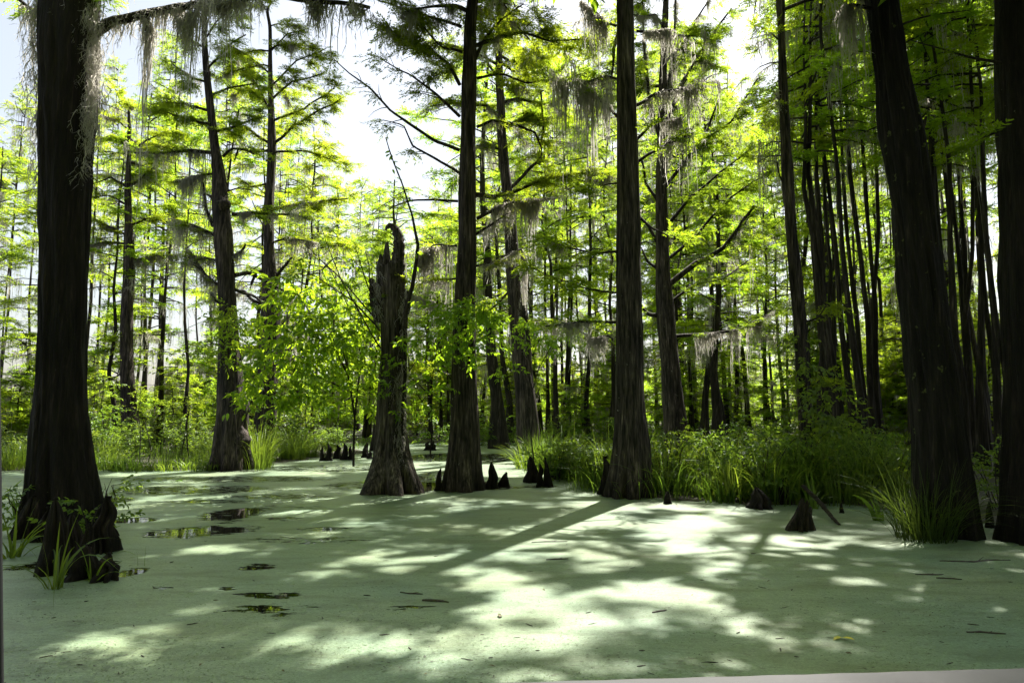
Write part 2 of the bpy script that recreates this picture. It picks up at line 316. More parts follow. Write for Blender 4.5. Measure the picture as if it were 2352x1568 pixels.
def duckweed_mat():
    m, n, l = mat('duckweed'); out = N(n, 'ShaderNodeOutputMaterial'); p = N(n, 'ShaderNodeBsdfPrincipled', Roughness=0.42)
    p.inputs['Specular IOR Level'].default_value = 1.0
    tc = N(n, 'ShaderNodeTexCoord')
    a = N(n, 'ShaderNodeTexNoise', Scale=130.0, Detail=2.0); l.new(tc.outputs['Object'], a.inputs['Vector'])
    b = N(n, 'ShaderNodeTexNoise', Scale=0.7, Detail=5.0); l.new(tc.outputs['Object'], b.inputs['Vector'])
    f = N(n, 'ShaderNodeTexNoise', Scale=8.0, Detail=9.0, Roughness=0.68)
    mp = N(n, 'ShaderNodeMapping'); mp.inputs['Scale'].default_value = (0.45, 1.5, 1.0); mp.inputs['Rotation'].default_value = (0, 0, 0.15)
    l.new(tc.outputs['Object'], mp.inputs[0]); l.new(mp.outputs[0], f.inputs['Vector'])
    ca = ramp(n, [(0.26, (0.085, 0.125, 0.075)), (0.5, (0.178, 0.242, 0.165)), (0.74, (0.30, 0.37, 0.27))])
    a2 = N(n, 'ShaderNodeTexNoise', Scale=42.0, Detail=4.0, Roughness=0.7); l.new(tc.outputs['Object'], a2.inputs['Vector'])
    aa = N(n, 'ShaderNodeMath', operation='MULTIPLY_ADD'); aa.inputs[1].default_value = 0.5; l.new(a.outputs[0], aa.inputs[0])
    ab = N(n, 'ShaderNodeMath', operation='MULTIPLY'); ab.inputs[1].default_value = 0.5; l.new(a2.outputs[0], ab.inputs[0]); l.new(ab.outputs[0], aa.inputs[2])
    l.new(aa.outputs[0], ca.inputs[0])
    cb = ramp(n, [(0.32, (0.82, 0.90, 0.92)), (0.68, (1.08, 1.02, 0.88))]); l.new(b.outputs[0], cb.inputs[0])
    mm = N(n, 'ShaderNodeMixRGB', blend_type='MULTIPLY'); mm.inputs[0].default_value = 1; l.new(ca.outputs[0], mm.inputs[1]); l.new(cb.outputs[0], mm.inputs[2])
    vo = N(n, 'ShaderNodeTexVoronoi', Scale=75.0); l.new(tc.outputs['Object'], vo.inputs['Vector'])
    vr = ramp(n, [(0.0, (0.84, 0.86, 0.82)), (1.0, (1.14, 1.14, 1.13))]); l.new(vo.outputs['Color'], vr.inputs[0])
    m3 = N(n, 'ShaderNodeMixRGB', blend_type='MULTIPLY'); m3.inputs[0].default_value = 1; l.new(mm.outputs[0], m3.inputs[1]); l.new(vr.outputs[0], m3.inputs[2])
    dr = N(n, 'ShaderNodeTexNoise', Scale=2.4, Detail=7.0, Roughness=0.65, Distortion=0.6); l.new(mp.outputs[0], dr.inputs['Vector'])
    dc = ramp(n, [(0.33, (0.60, 0.60, 0.48)), (0.5, (0.96, 0.97, 0.93)), (0.68, (1.16, 1.15, 1.15))]); l.new(dr.outputs[0], dc.inputs[0])
    m4 = N(n, 'ShaderNodeMixRGB', blend_type='MULTIPLY'); m4.inputs[0].default_value = 1; l.new(m3.outputs[0], m4.inputs[1]); l.new(dc.outputs[0], m4.inputs[2]); mm = m4
    # dark specks of dead fronds and silt
    s = N(n, 'ShaderNodeTexNoise', Scale=26.0, Detail=5.0, Roughness=0.75); l.new(mp.outputs[0], s.inputs['Vector'])
    s2 = N(n, 'ShaderNodeMath', operation='MULTIPLY_ADD'); s2.inputs[1].default_value = 0.35; l.new(f.outputs[0], s2.inputs[0]); l.new(s.outputs[0], s2.inputs[2])
    rs = ramp(n, [(0.755, (0, 0, 0)), (0.82, (0.9, 0.9, 0.9))]); l.new(s2.outputs[0], rs.inputs[0])
    md = N(n, 'ShaderNodeMixRGB'); md.inputs[2].default_value = (0.05, 0.055, 0.025, 1); l.new(rs.outputs[0], md.inputs[0]); l.new(mm.outputs[0], md.inputs[1])
    l.new(md.outputs[0], p.inputs['Base Color'])
    bm = N(n, 'ShaderNodeBump', Strength=0.6, Distance=0.006); l.new(aa.outputs[0], bm.inputs['Height']); l.new(bm.outputs[0], p.inputs['Normal'])
    # openings in the mat: coverage attribute broken up by noise
    at = N(n, 'ShaderNodeAttribute'); at.attribute_name = 'cover'
    th = N(n, 'ShaderNodeMath', operation='MULTIPLY_ADD'); th.inputs[1].default_value = 3.0; l.new(f.outputs[0], th.inputs[0]); l.new(at.outputs['Fac'], th.inputs[2])
    gt = N(n, 'ShaderNodeMath', operation='GREATER_THAN'); gt.inputs[1].default_value = 1.98; l.new(th.outputs[0], gt.inputs[0])
    tr = N(n, 'ShaderNodeBsdfTransparent'); mx = N(n, 'ShaderNodeMixShader'); l.new(gt.outputs[0], mx.inputs[0]); l.new(tr.outputs[0], mx.inputs[1]); l.new(p.outputs[0], mx.inputs[2])
    l.new(mx.outputs[0], out.inputs['Surface']); return m
def plain_mat(name, c, rough=0.5, nz=6.0, var=0.25):
    m, n, l = mat(name); out = N(n, 'ShaderNodeOutputMaterial'); p = N(n, 'ShaderNodeBsdfPrincipled', Roughness=rough)
    tc = N(n, 'ShaderNodeTexCoord'); a = N(n, 'ShaderNodeTexNoise', Scale=nz, Detail=6.0); l.new(tc.outputs['Object'], a.inputs['Vector'])
    r = ramp(n, [(0.3, tuple(x * (1 - var) for x in c)), (0.7, tuple(min(1, x * (1 + var)) for x in c))]); l.new(a.outputs[0], r.inputs[0])
    l.new(r.outputs[0], p.inputs['Base Color']); l.new(p.outputs[0], out.inputs['Surface']); return m

# ----------------------------------------------------------------- setting: water, duckweed, mud
def sheet(x0, x1, y0, y1, z, nx=2, ny=2):
    X, Y = np.meshgrid(np.linspace(x0, x1, nx), np.linspace(y0, y1, ny)); V = np.stack([X, Y, X * 0 + z], -1).reshape(-1, 3)
    return [(V, grid_faces(ny, nx, False))]
tag(obj('water', sheet(-400, 400, -60, 600, 0.0), water_mat()), kind='structure')
OPEN = [ (905, 1130, 74, 5, .55), (1062, 1123, 58, 5, .55), (1150, 1120, 50, 4, .5), (1240, 1117, 40, 4, .45), (530, 1082, 60, 3, .45), (1445, 1140, 70, 4, .4), (150, 1300, 120, 16, .5), (620, 1400, 110, 14, .36), (700, 1240, 160, 8, .33), (250, 1150, 60, 8, .4), (940, 1395, 60, 6, .33), (740, 1215, 60, 5, .4),
     # openings in the duckweed: picture centre, half size, strength
    (525, 1180, 52, 14, .60), (300, 1195, 62, 7, .55), (440, 1222, 100, 14, .55), (560, 1215, 40, 10, .35), (590, 1303, 42, 8, .55), (520, 1352, 24, 6, .5),
    (635, 1368, 60, 8, .55), (570, 1366, 35, 6, .45), (610, 1397, 40, 5, .42), (300, 1315, 30, 10, .6), (650, 1192, 40, 5, .4), (575, 1180, 30, 26, .35),
    (440, 1125, 170, 12, .46), (760, 1075, 160, 9, .40), (1000, 1098, 60, 22, .46), (1000, 1050, 80, 10, .55), (1130, 1050, 60, 10, .55), (960, 1118, 60, 10, .6), (1110, 1112, 60, 7, .6),
    (520, 1100, 260, 8, .40), (820, 1115, 90, 10, .42), (640, 1140, 120, 6, .40), (470, 1152, 120, 5, .40), (380, 1350, 30, 5, .35), (700, 1165, 60, 4, .3), (1180, 1090, 60, 10, .2)]
yy = np.concatenate([np.arange(1.2, 14, 0.07), np.arange(14, 34, 0.16), np.arange(34, 90, 1.5)]); xx = np.linspace(-1, 1, 260)
half = np.where(yy < 20, 3 + yy * 0.95, 22 + (yy - 20) * 0.9)
V = np.stack([xx[None, :] * half[:, None], np.repeat(yy[:, None], len(xx), 1), np.full((len(yy), len(xx)), 0.004)], -1)
cov = np.ones((len(yy), len(xx)))
for px, py, rx, ry, s in OPEN:
    c = G(px, py); ex = abs(G(px + rx, py)[0] - c[0]); ey = abs(G(px, py - ry)[1] - G(px, py + ry)[1]) / 2
    q = ((V[..., 0] - c[0]) / ex) ** 2 + ((V[..., 1] - c[1]) / ey) ** 2
    cov -= s * 1.35 * np.clip(1.6 - q, 0, 1)
dw = obj('duckweed', [(V.reshape(-1, 3), grid_faces(len(yy), len(xx), False))], duckweed_mat())
at = dw.data.attributes.new('cover', 'FLOAT', 'POINT'); at.data.foreach_set('value', cov.astype(np.float32).ravel())
tag(dw, kind='stuff', label='pale green mat of duckweed on the still water', cat='duckweed')
def bank(name, outline, h, seed):
    """low mud bank: soft mound inside a ground outline given in metres"""
    o = np.array(outline); x0, y0 = o.min(0) - 1; x1, y1 = o.max(0) + 1
    nx = int((x1 - x0) / 0.3); ny = int((y1 - y0) / 0.3); X, Y = np.meshgrid(np.linspace(x0, x1, nx), np.linspace(y0, y1, ny))
    ins = np.zeros(X.shape, bool); d = np.full(X.shape, 9e9); k = len(o)
    for i in range(k):
        a, b = o[i], o[(i + 1) % k]; cnd = (a[1] > Y) != (b[1] > Y)
        ins ^= cnd & (X < (b[0] - a[0]) * (Y - a[1]) / (b[1] - a[1] + 1e-12) + a[0])
        t = np.clip(((X - a[0]) * (b[0] - a[0]) + (Y - a[1]) * (b[1] - a[1])) / ((b - a) ** 2).sum(), 0, 1)
        d = np.minimum(d, np.hypot(X - a[0] - t * (b[0] - a[0]), Y - a[1] - t * (b[1] - a[1])))
    s = np.where(ins, d, -d) + 0.6 * vnoise(X * 1.3 + 20, Y * 1.3 + 20, seed) * 2 * 0.5
    Z = np.clip(s / 0.7, -1, 1) * h + vnoise(X * 2.1 + 5, Y * 2.1 + 5, seed + 1) * 0.08 - 0.02
    tag(obj(name, [(np.stack([X, Y, Z], -1).reshape(-1, 3), grid_faces(ny, nx, False))], M_SOIL), kind='structure')
def gl(*pts): return [tuple(G(*p)[:2]) for p in pts]
LEFT_BANK = gl((-260, 1090), (0, 1085), (300, 1082), (560, 1078), (640, 1062), (760, 1050), (860, 1040)) + [(-9, 36), (-12, 44), (-40, 46), (-46, 30)]
RIGHT_BANK = gl((1270, 1092), (1400, 1122), (1560, 1150), (1760, 1162), (1940, 1165), (2100, 1190), (2260, 1215), (2500, 1215)) + [(26, 14), (30, 30), (18, 34), (9, 30), (3.6, 22)]
bank('mud_bank', LEFT_BANK, 0.07, 3); bank('mud_bank', RIGHT_BANK, 0.07, 4)
bank('forest_floor', [(-120, 46), (-14, 47), (-8, 38), (-2, 34), (8, 33), (30, 32), (60, 26), (130, 26), (160, 260), (-200, 260)], 0.18, 5) if False else None
XX, YY = np.meshgrid(np.linspace(-220, 220, 111), np.linspace(34, 330, 75))
tag(obj('forest_floor', [(np.stack([XX, YY, 0.12 + 0.3 * vnoise(XX * 0.2 + 30, YY * 0.2 + 30, 8) - 0.5 * np.exp(-(YY - 34) / 2.0)], -1).reshape(-1, 3), grid_faces(75, 111, False))], M_SOIL), kind='structure')

# sunlit pools on the water: the crowns leave gaps towards the sun above them
LIT = [  # sunlit pools on the duckweed: picture centre and half size
    (1330, 1230, 110, 40), (1250, 1262, 70, 16), (1040, 1235, 130, 28), (950, 1265, 90, 26), (1130, 1215, 90, 18), (850, 1300, 70, 16), (1500, 1240, 70, 22), (1560, 1262, 50, 14), (1640, 1215, 90, 24), (1740, 1230, 90, 22),
    (1850, 1200, 110, 30), (1990, 1215, 80, 34), (2060, 1240, 40, 20), (1640, 1290, 80, 14), (1560, 1345, 90, 18), (1400, 1350, 130, 18), (1240, 1335, 70, 16), (1150, 1365, 80, 28), (1080, 1310, 60, 16), (960, 1330, 40, 10),
    (1180, 1420, 60, 12), (1060, 1440, 110, 26), (900, 1455, 120, 30), (980, 1500, 120, 24), (1180, 1495, 140, 26), (1330, 1470, 60, 14), (1400, 1420, 60, 12), (1080, 1550, 180, 20), (1370, 1545, 120, 16), (1770, 1430, 60, 18), (1980, 1440, 60, 26), (1800, 1480, 60, 14),
    (1740, 1330, 70, 12), (1900, 1300, 80, 14), (2100, 1320, 70, 12), (2150, 1400, 60, 12), (2330, 1255, 50, 26), (1620, 1500, 60, 16), (2000, 1500, 60, 14), (300, 1450, 110, 12), (130, 1440, 90, 10), (420, 1410, 70, 10), (480, 1350, 70, 10), (600, 1440, 70, 12), (350, 1540, 90, 16), (700, 1320, 60, 12), (560, 1265, 80, 10),
    (430, 1270, 60, 10), (640, 1230, 80, 8), (820, 1225, 60, 8), (900, 1190, 90, 7), (760, 1200, 60, 6), (560, 1150, 120, 8), (420, 1110, 120, 6), (1050, 1170, 70, 6), (1180, 1150, 60, 5), (640, 1520, 90, 18), (160, 1520, 80, 14), (800, 1380, 40, 12), (1450, 1205, 80, 14), (1560, 1225, 80, 20), (1400, 1290, 90, 14), (1700, 1265, 80, 14), (1800, 1260, 80, 14), (1250, 1390, 90, 12), (1480, 1385, 90, 14), (1650, 1390, 70, 12), (1130, 1330, 60, 12), (760, 1480, 70, 18), (850, 1530, 80, 20), (1240, 1545, 100, 18), (1530, 1545, 80, 14), (1540, 1440, 70, 16)]
LITG = []
for px, py, rx, ry in LIT:
    c = G(px, py); k_ = 1.2 if py < 1320 or px < 720 else 0.86; rx *= k_; ry *= k_; LITG.append((c[0], c[1], abs(G(px + rx, py)[0] - c[0]), abs(G(px, py - ry)[1] - G(px, py + ry)[1]) / 2))
LITG = np.array(LITG)
def bright_bank(S, rg, frac):
    '''thin the high crowns where they would shade the right bank or the sapling by the broken trunk'''
    x = S[:, 0] - SUNV[0] / SUNV[2] * (S[:, 2] - 1.2); y = S[:, 1] - SUNV[1] / SUNV[2] * (S[:, 2] - 1.2)
    z = ((y > 11.5) & (y < 21) & (x > 0.05 * y) & (x < 0.50 * y)) | ((y > 11.5) & (y < 16) & (x < -0.4) & (x > -7))
    return z & (rg.random(len(S)) < frac)
def in_lit(x, y, grow=1.0):
    q = ((x[:, None] - LITG[None, :, 0]) / (LITG[None, :, 2] + grow * 0.12)) ** 2 + ((y[:, None] - LITG[None, :, 1]) / (LITG[None, :, 3] + grow * 0.12)) ** 2
    return (q < 1).any(1)
# ----------------------------------------------------------------- trees near enough to be traced
SPEC_SHADE = {}                          # tree key -> list of canopy spray positions (filled below)
TREES = {}
def bough_geo(q, r, rg, seed, twig=1.0, leafd=1.0, mossd=0.0, mossl=0.6, side=True):
    """a bough along q with side twigs; returns wood chunks, spray placements, moss chunks"""
    leafd = min(leafd, 1.25); wood = tube(q, r, seed, 8, 0.12, 0.10, 0.03); sp = []; ms = []
    qq, rr = resample(q, r, 0.1, 0.15); n = len(qq); Lb = n * 0.1
    t = np.gradient(qq, axis=0); t /= np.linalg.norm(t, axis=1)[:, None] + 1e-9
    k = int(Lb * 3.2 * twig)
    for i in range(k):
        f = rg.uniform(0.18, 1.0) ** 0.8; a = min(n - 1, int(f * n)); yaw = math.atan2(t[a, 1], t[a, 0]) + rg.choice([-1, 1]) * rg.uniform(0.5, 1.4)
        ln = rg.uniform(0.3, 0.95) * (0.5 + 0.5 * min(1, Lb / 3)); e = rg.uniform(-0.15, 0.45)
        d = np.array([math.cos(yaw) * math.cos(e), math.sin(yaw) * math.cos(e), math.sin(e)])
        p0 = qq[a]; p1 = p0 + d * ln * 0.55 + rg.normal(0, 0.03, 3); p2 = p0 + d * ln + [0, 0, -0.08 * ln] + rg.normal(0, 0.04, 3)
        w = max(0.004, min(rr[a] * 0.5, 0.014)); wood += tube([p0, p1, p2], [w, w * 0.7, w * 0.3], seed + i, 4, 0.2, 0.0, 0, 0)
        for s in range(rg.poisson(3.6 * leafd)):
            g = rg.uniform(0.3, 1.0); pp = p0 + (p2 - p0) * g
            sp.append((*pp, yaw + rg.normal(0, 0.6), rg.normal(-0.05, 0.2), rg.normal(0, 0.3), rg.uniform(0.6, 1.1)))
        if rg.random() < mossd * 0.6:
            m = int(rg.integers(6, 16)); ms += beard(p0, p2, m, mossl * rg.uniform(0.3, 0.9), rg, 0.03)
    for i in range(rg.poisson(Lb * 7.0 * leafd)):
        a = min(n - 1, int(rg.uniform(0.15, 1) * n)); yaw = math.atan2(t[a, 1], t[a, 0]) + rg.normal(0, 0.9)
        sp.append((*qq[a], yaw, rg.normal(0.0, 0.2), rg.normal(0, 0.3), rg.uniform(0.55, 1.0)))
    if mossd > 0:
        for i in range(int(Lb * 3.0 * mossd) + 1):
            a = int(rg.uniform(0.05, 0.9) * n); b = min(n - 1, a + int(rg.integers(1, 5)))
            ms += beard(qq[a], qq[b], int(rg.integers(14, 36)), mossl * rg.uniform(0.4, 1.15), rg, 0.03)
    return wood, sp, ms
def hero(key, label, tpts, Y, top, boughs=(), auto=None, bark=None, seed=1, flute=0.2, fh=0.6, nseg=64, moss_auto=0.3, extra=None, templates=SPRAY_N, leaf=None, name='bald_cypress', barkamp=0.014, keep_px=None):
    """trunk from (px, py, width px); boughs from picture lines; auto = (n, z0, z1, length)"""
    rg = np.random.default_rng(seed); pts = []; rad = []
    for px, py, w in tpts:
        p = P(px, py, Y); pts.append(p); rad.append(w / 2 * mpp(Y, p[2]))
    order = np.argsort([p[2] for p in pts]); pts = [pts[i] for i in order]; rad = [rad[i] for i in order]
    p0 = pts[0].copy(); p0[2] = -0.25; pts = [p0] + pts; rad = [rad[0] * 1.12] + rad
    if top > pts[-1][2] + 0.5:
        z0, x0, r0 = pts[-1][2], pts[-1][0], rad[-1]; sl = (pts[-1][0] - pts[-2][0]) / (pts[-1][2] - pts[-2][2] + 1e-6)
        for f in (0.33, 0.66, 1.0):
            pts.append(np.array([x0 + sl * 0.6 * f * (top - z0) + rg.normal(0, 0.12), Y + rg.normal(0, 0.15), z0 + f * (top - z0)])); rad.append(r0 * (1 - 0.8 * f))
    base = np.array([pts[0][0], Y, 0.0]); root = thing(name, label, 'tree', base)
    obj('trunk', trunk_geo(pts, rad, seed, nseg, 0.07 if nseg > 40 else 0.12, flute, fh, barkamp, 0.4, 0.03), bark or M_BARK, root, base)
    sp = []; moss = []; pa = np.array(pts)
    for bi, b in enumerate(boughs):
        bp, w0, w1 = b[0], b[1], b[2]; o = dict(leaf=0.6, moss=0.0, ml=0.6, dy=0.0, twig=1.0); o.update(b[3] if len(b) > 3 else {})
        n = len(bp); q = [P(px, py, Y + o['dy'] * (i / (n - 1))) for i, (px, py) in enumerate(bp)]
        r = [(w0 + (w1 - w0) * i / (n - 1)) / 2 * mpp(Y + o['dy'] * i / (n - 1), q[i][2]) for i in range(n)]
        w_, s_, m_ = bough_geo(q, r, rg, seed * 100 + bi, o['twig'], o['leaf'], o['moss'], o['ml'])
        obj('branch', w_, M_LIMB, root, base); sp += s_
        if m_: obj('hanging_moss', m_, M_MOSS, root, base)
    if auto:
        n, z0, z1, L = auto
        for i in range(n):
            z = z0 + (z1 - z0) * (i + rg.random()) / n; x = np.interp(z, pa[:, 2], pa[:, 0]); y = np.interp(z, pa[:, 2], pa[:, 1]); rt = np.interp(z, pa[:, 2], rad)
            az = rg.uniform(0, 2 * np.pi); ln = L * rg.uniform(0.5, 1.15) * (1 - 0.45 * (z - z0) / (z1 - z0 + 1e-6)); el = rg.uniform(0.1, 0.6)
            d = np.array([math.cos(az), math.sin(az), 0]); q = [np.array([x, y, z])]
            for f in (0.25, 0.5, 0.75, 1.0):
                q.append(np.array([x, y, z]) + d * ln * f + [0, 0, ln * (math.tan(el) * f - 0.45 * f * f)] + rg.normal(0, 0.06 * ln * 0.5, 3))
            r0 = min(rt * 0.42, 0.07); w_, s_, m_ = bough_geo(q, np.linspace(r0, 0.010, 5), rg, seed * 177 + i, 1.0, 1.1, moss_auto, 0.5)
            obj('branch', w_, M_LIMB, root, base); sp += s_; moss += m_
    if extra: 
        e_sp, e_moss = extra(rg, pa, rad, Y); moss += e_moss; sp += e_sp
    ch = []
    if sp:
        S = np.array(sp); sh = S[:, :2] - SUNV[:2] / SUNV[2] * S[:, 2:3]; S = S[~(in_lit(sh[:, 0], sh[:, 1], 1.0) & (S[:, 2] > EYE + 0.6 * S[:, 1]))]; S = S[~(bright_bank(S, rg, 0.72) & (S[:, 2] > EYE + 0.6 * S[:, 1]))]; ch = place(templates, S[:, :3], S[:, 3], S[:, 4], S[:, 5], S[:, 6], rg)
    TREES[key] = dict(root=root, base=base, pts=pa, rad=np.array(rad), crown=ch, moss=moss, Y=Y, leaf=leaf or M_CYP)
    return root

def shaggy(px_pts, lmax, n, spread=0.05):
    """moss grown on the stem itself, given as picture points"""
    def f(rg, pa, rad, Y):
        ms = []
        for (px, py, k, l_) in px_pts:
            c = P(px, py, Y); m = int(n * k); p = c + rg.normal(0, 1, (m, 3)) * [spread * 2.2, spread * 2.0, spread * 5]
            p[:, 1] -= 0.12; ms += moss_strands(p, lmax * l_ * rg.uniform(0.25, 1.0, m), rg, 0.012)
        return [], ms
    return f
# big dark stem on the left with the mossy bough
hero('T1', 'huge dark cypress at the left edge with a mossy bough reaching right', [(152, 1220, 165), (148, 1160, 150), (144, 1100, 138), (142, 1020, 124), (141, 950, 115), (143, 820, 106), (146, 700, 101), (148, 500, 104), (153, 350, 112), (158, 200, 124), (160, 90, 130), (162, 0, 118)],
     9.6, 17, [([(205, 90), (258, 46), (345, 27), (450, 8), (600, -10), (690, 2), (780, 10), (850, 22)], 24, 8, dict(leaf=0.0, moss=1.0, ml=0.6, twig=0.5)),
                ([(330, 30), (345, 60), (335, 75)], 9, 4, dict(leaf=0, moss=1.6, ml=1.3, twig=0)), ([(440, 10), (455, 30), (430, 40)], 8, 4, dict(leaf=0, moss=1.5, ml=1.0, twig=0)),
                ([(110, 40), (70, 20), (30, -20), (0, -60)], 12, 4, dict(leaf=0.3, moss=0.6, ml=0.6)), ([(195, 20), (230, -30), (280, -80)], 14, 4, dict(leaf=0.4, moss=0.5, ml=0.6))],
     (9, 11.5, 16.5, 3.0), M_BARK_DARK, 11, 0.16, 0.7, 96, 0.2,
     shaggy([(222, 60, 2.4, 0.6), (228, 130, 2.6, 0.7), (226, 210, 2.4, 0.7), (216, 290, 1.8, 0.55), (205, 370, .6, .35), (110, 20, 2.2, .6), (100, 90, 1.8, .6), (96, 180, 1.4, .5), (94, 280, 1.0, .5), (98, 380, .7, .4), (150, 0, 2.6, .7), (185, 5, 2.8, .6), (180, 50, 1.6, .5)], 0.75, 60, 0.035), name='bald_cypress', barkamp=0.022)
# T3 centre
hero('T3', 'tall straight cypress in the centre, foot flaring out of the duckweed', [(1062, 1122, 98), (1064, 1080, 86), (1068, 1000, 74), (1066, 900, 62), (1066, 800, 56), (1068, 700, 50), (1073, 600, 47), (1073, 450, 42), (1075, 300, 38), (1078, 150, 34), (1079, 50, 28), (1086, 0, 26)],
     14.6, 18, [
        ([(1056, 345), (1000, 325), (940, 285), (900, 255), (850, 200), (800, 165), (760, 130)], 9, 2, dict(leaf=.10, twig=.8, dy=-.6)),
        ([(1058, 400), (1000, 362), (950, 340), (925, 290), (880, 275)], 7, 2, dict(leaf=.12, twig=.8)),
        ([(1056, 268), (1000, 215), (940, 170), (860, 130)], 8, 2, dict(leaf=.12, twig=1.2)),
        ([(1056, 195), (1035, 150), (985, 110), (940, 95), (880, 60)], 9, 3, dict(leaf=1.3, moss=.4, ml=.6)),
        ([(1060, 62), (1010, 45), (930, 25), (870, 5)], 8, 3, dict(leaf=1.4, moss=.1)),
        ([(1052, 462), (1000, 458), (950, 460), (895, 480)], 7, 3, dict(leaf=.15, twig=.5)),
        ([(1095, 292), (1130, 278), (1180, 285), (1230, 305), (1245, 345), (1240, 380)], 8, 3, dict(leaf=.25, moss=.15, ml=.4)),
        ([(1092, 447), (1130, 452), (1180, 440), (1250, 410), (1330, 400), (1395, 402)], 12, 4, dict(leaf=1.1, moss=.25, ml=.4, dy=-.8)),
        ([(1095, 502), (1150, 470), (1200, 460), (1275, 455)], 9, 3, dict(leaf=.2, moss=1.3, ml=.75)),
        ([(1092, 538), (1130, 517), (1165, 492)], 7, 3, dict(leaf=.3, moss=.2)),
        ([(1050, 565), (1000, 562), (975, 582)], 5, 3, dict(leaf=.2, moss=1.6, ml=.9)),
        ([(1090, 612), (1140, 602), (1180, 580)], 5, 3, dict(leaf=.3, moss=.8, ml=.4)),
        ([(1044, 870), (1000, 848), (955, 832)], 11, 3, dict(leaf=.7)),
        ([(1094, 105), (1150, 82), (1200, 70), (1260, 92), (1350, 88)], 10, 3, dict(leaf=1.2, moss=.1)),
        ([(1090, 140), (1112, 92), (1150, 45), (1200, 10)], 9, 3, dict(leaf=1.1)),
        ([(1095, 180), (1150, 170), (1210, 190), (1270, 180)], 7, 3, dict(leaf=.8)),
        ([(1062, 120), (1020, 110), (970, 60)], 7, 3, dict(leaf=1.1)),
        ([(1046, 640), (1000, 645), (960, 655)], 5, 2, dict(leaf=.4, moss=.3))],
     (16, 10.2, 17.5, 3.0), M_BARK, 21, 0.14, 0.55, 64)
# T5 right of centre
hero('T5', 'stout grey cypress right of centre with long moss curtains on its left side', [(1446, 1125, 110), (1449, 1070, 92), (1450, 1000, 80), (1447, 930, 72), (1446, 800, 66), (1444, 600, 58), (1441, 400, 50), (1438, 200, 46), (1436, 50, 42), (1436, 0, 40)],
     13.5, 19, [
        ([(1420, 270), (1395, 240), (1370, 215), (1330, 190), (1285, 180)], 7, 3, dict(leaf=.15, moss=1.4, ml=1.3)),
        ([(1418, 182), (1385, 172), (1350, 188), (1300, 178)], 6, 3, dict(leaf=.4, moss=.8, ml=.9)),
        ([(1462, 242), (1500, 220), (1560, 205), (1640, 185)], 9, 4, dict(leaf=.2, moss=1.2, ml=.9)),
        ([(1463, 320), (1500, 285), (1555, 272)], 8, 3, dict(leaf=.2, moss=.6)),
        ([(1465, 372), (1530, 332), (1590, 305)], 8, 3, dict(leaf=.3, moss=.4)),
        ([(1462, 72), (1500, 72), (1540, 66)], 7, 4, dict(leaf=.1, moss=1.2, ml=.8)),
        ([(1416, 60), (1390, 50), (1355, 20)], 6, 3, dict(leaf=.2, moss=1.6, ml=1.1)),
        ([(1416, 577), (1360, 582), (1300, 570), (1235, 545)], 6, 2, dict(leaf=.5, moss=.1)),
        ([(1414, 740), (1330, 740), (1250, 746)], 7, 3, dict(leaf=.35, moss=.3)),
        ([(1415, 672), (1340, 662), (1270, 640), (1220, 610)], 5, 2, dict(leaf=.5)),
        ([(1470, 500), (1500, 525), (1530, 540)], 7, 3, dict(leaf=.3)),
        ([(1418, 420), (1390, 425), (1350, 440)], 5, 2, dict(leaf=.7)),
        ([(1408, 780), (1395, 770), (1370, 775)], 6, 3, dict(leaf=0, moss=1.2, ml=.7))],
     (18, 10.0, 18.5, 3.4), M_BARK, 31, 0.16, 0.6, 72)
# T4 twisted grey stem behind
hero('T4', 'leaning shaggy cypress with a split twin stem, behind the central tree', [(1216, 1040, 62), (1213, 985, 56), (1206, 900, 46), (1192, 800, 38), (1183, 700, 34), (1176, 600, 33), (1172, 500, 30), (1160, 400, 25), (1152, 300, 22), (1147, 200, 20), (1145, 100, 18), (1150, 0, 16)],
     25, 21, [([(1175, 430), (1215, 390), (1240, 370), (1248, 300), (1243, 210)], 9, 4, dict(leaf=.5)), ([(1150, 145), (1185, 165), (1225, 110), (1260, 60)], 7, 3, dict(leaf=1.0)),
              ([(1148, 180), (1125, 150), (1110, 110)], 6, 3, dict(leaf=1.0)), ([(1225, 1000), (1218, 900), (1212, 800), (1206, 700)], 24, 12, dict(leaf=0, twig=0)),
              ([(1178, 580), (1200, 572), (1206, 600)], 6, 4, dict(leaf=0, moss=1.2, ml=1.6)), ([(1165, 480), (1140, 500), (1120, 520)], 6, 3, dict(leaf=.5, moss=.8)),
              ([(1150, 300), (1190, 280), (1240, 270)], 6, 2, dict(leaf=1.0)), ([(1158, 350), (1120, 330), (1095, 335)], 6, 3, dict(leaf=.6, moss=.6)),
              ([(1180, 660), (1140, 700), (1110, 720)], 6, 3, dict(leaf=.6)), ([(1188, 740), (1240, 735), (1290, 760)], 6, 3, dict(leaf=.5, moss=.7, ml=1.0))],
     (16, 12, 20, 3.5), M_BARK, 41, 0.10, 0.8, 40, 0.3,
     shaggy([(1175, 560, 1, 1), (1180, 620, 1, 1), (1195, 680, 1, 1), (1200, 780, .7, 1), (1172, 500, .8, 1)], 1.1, 40, 0.05))
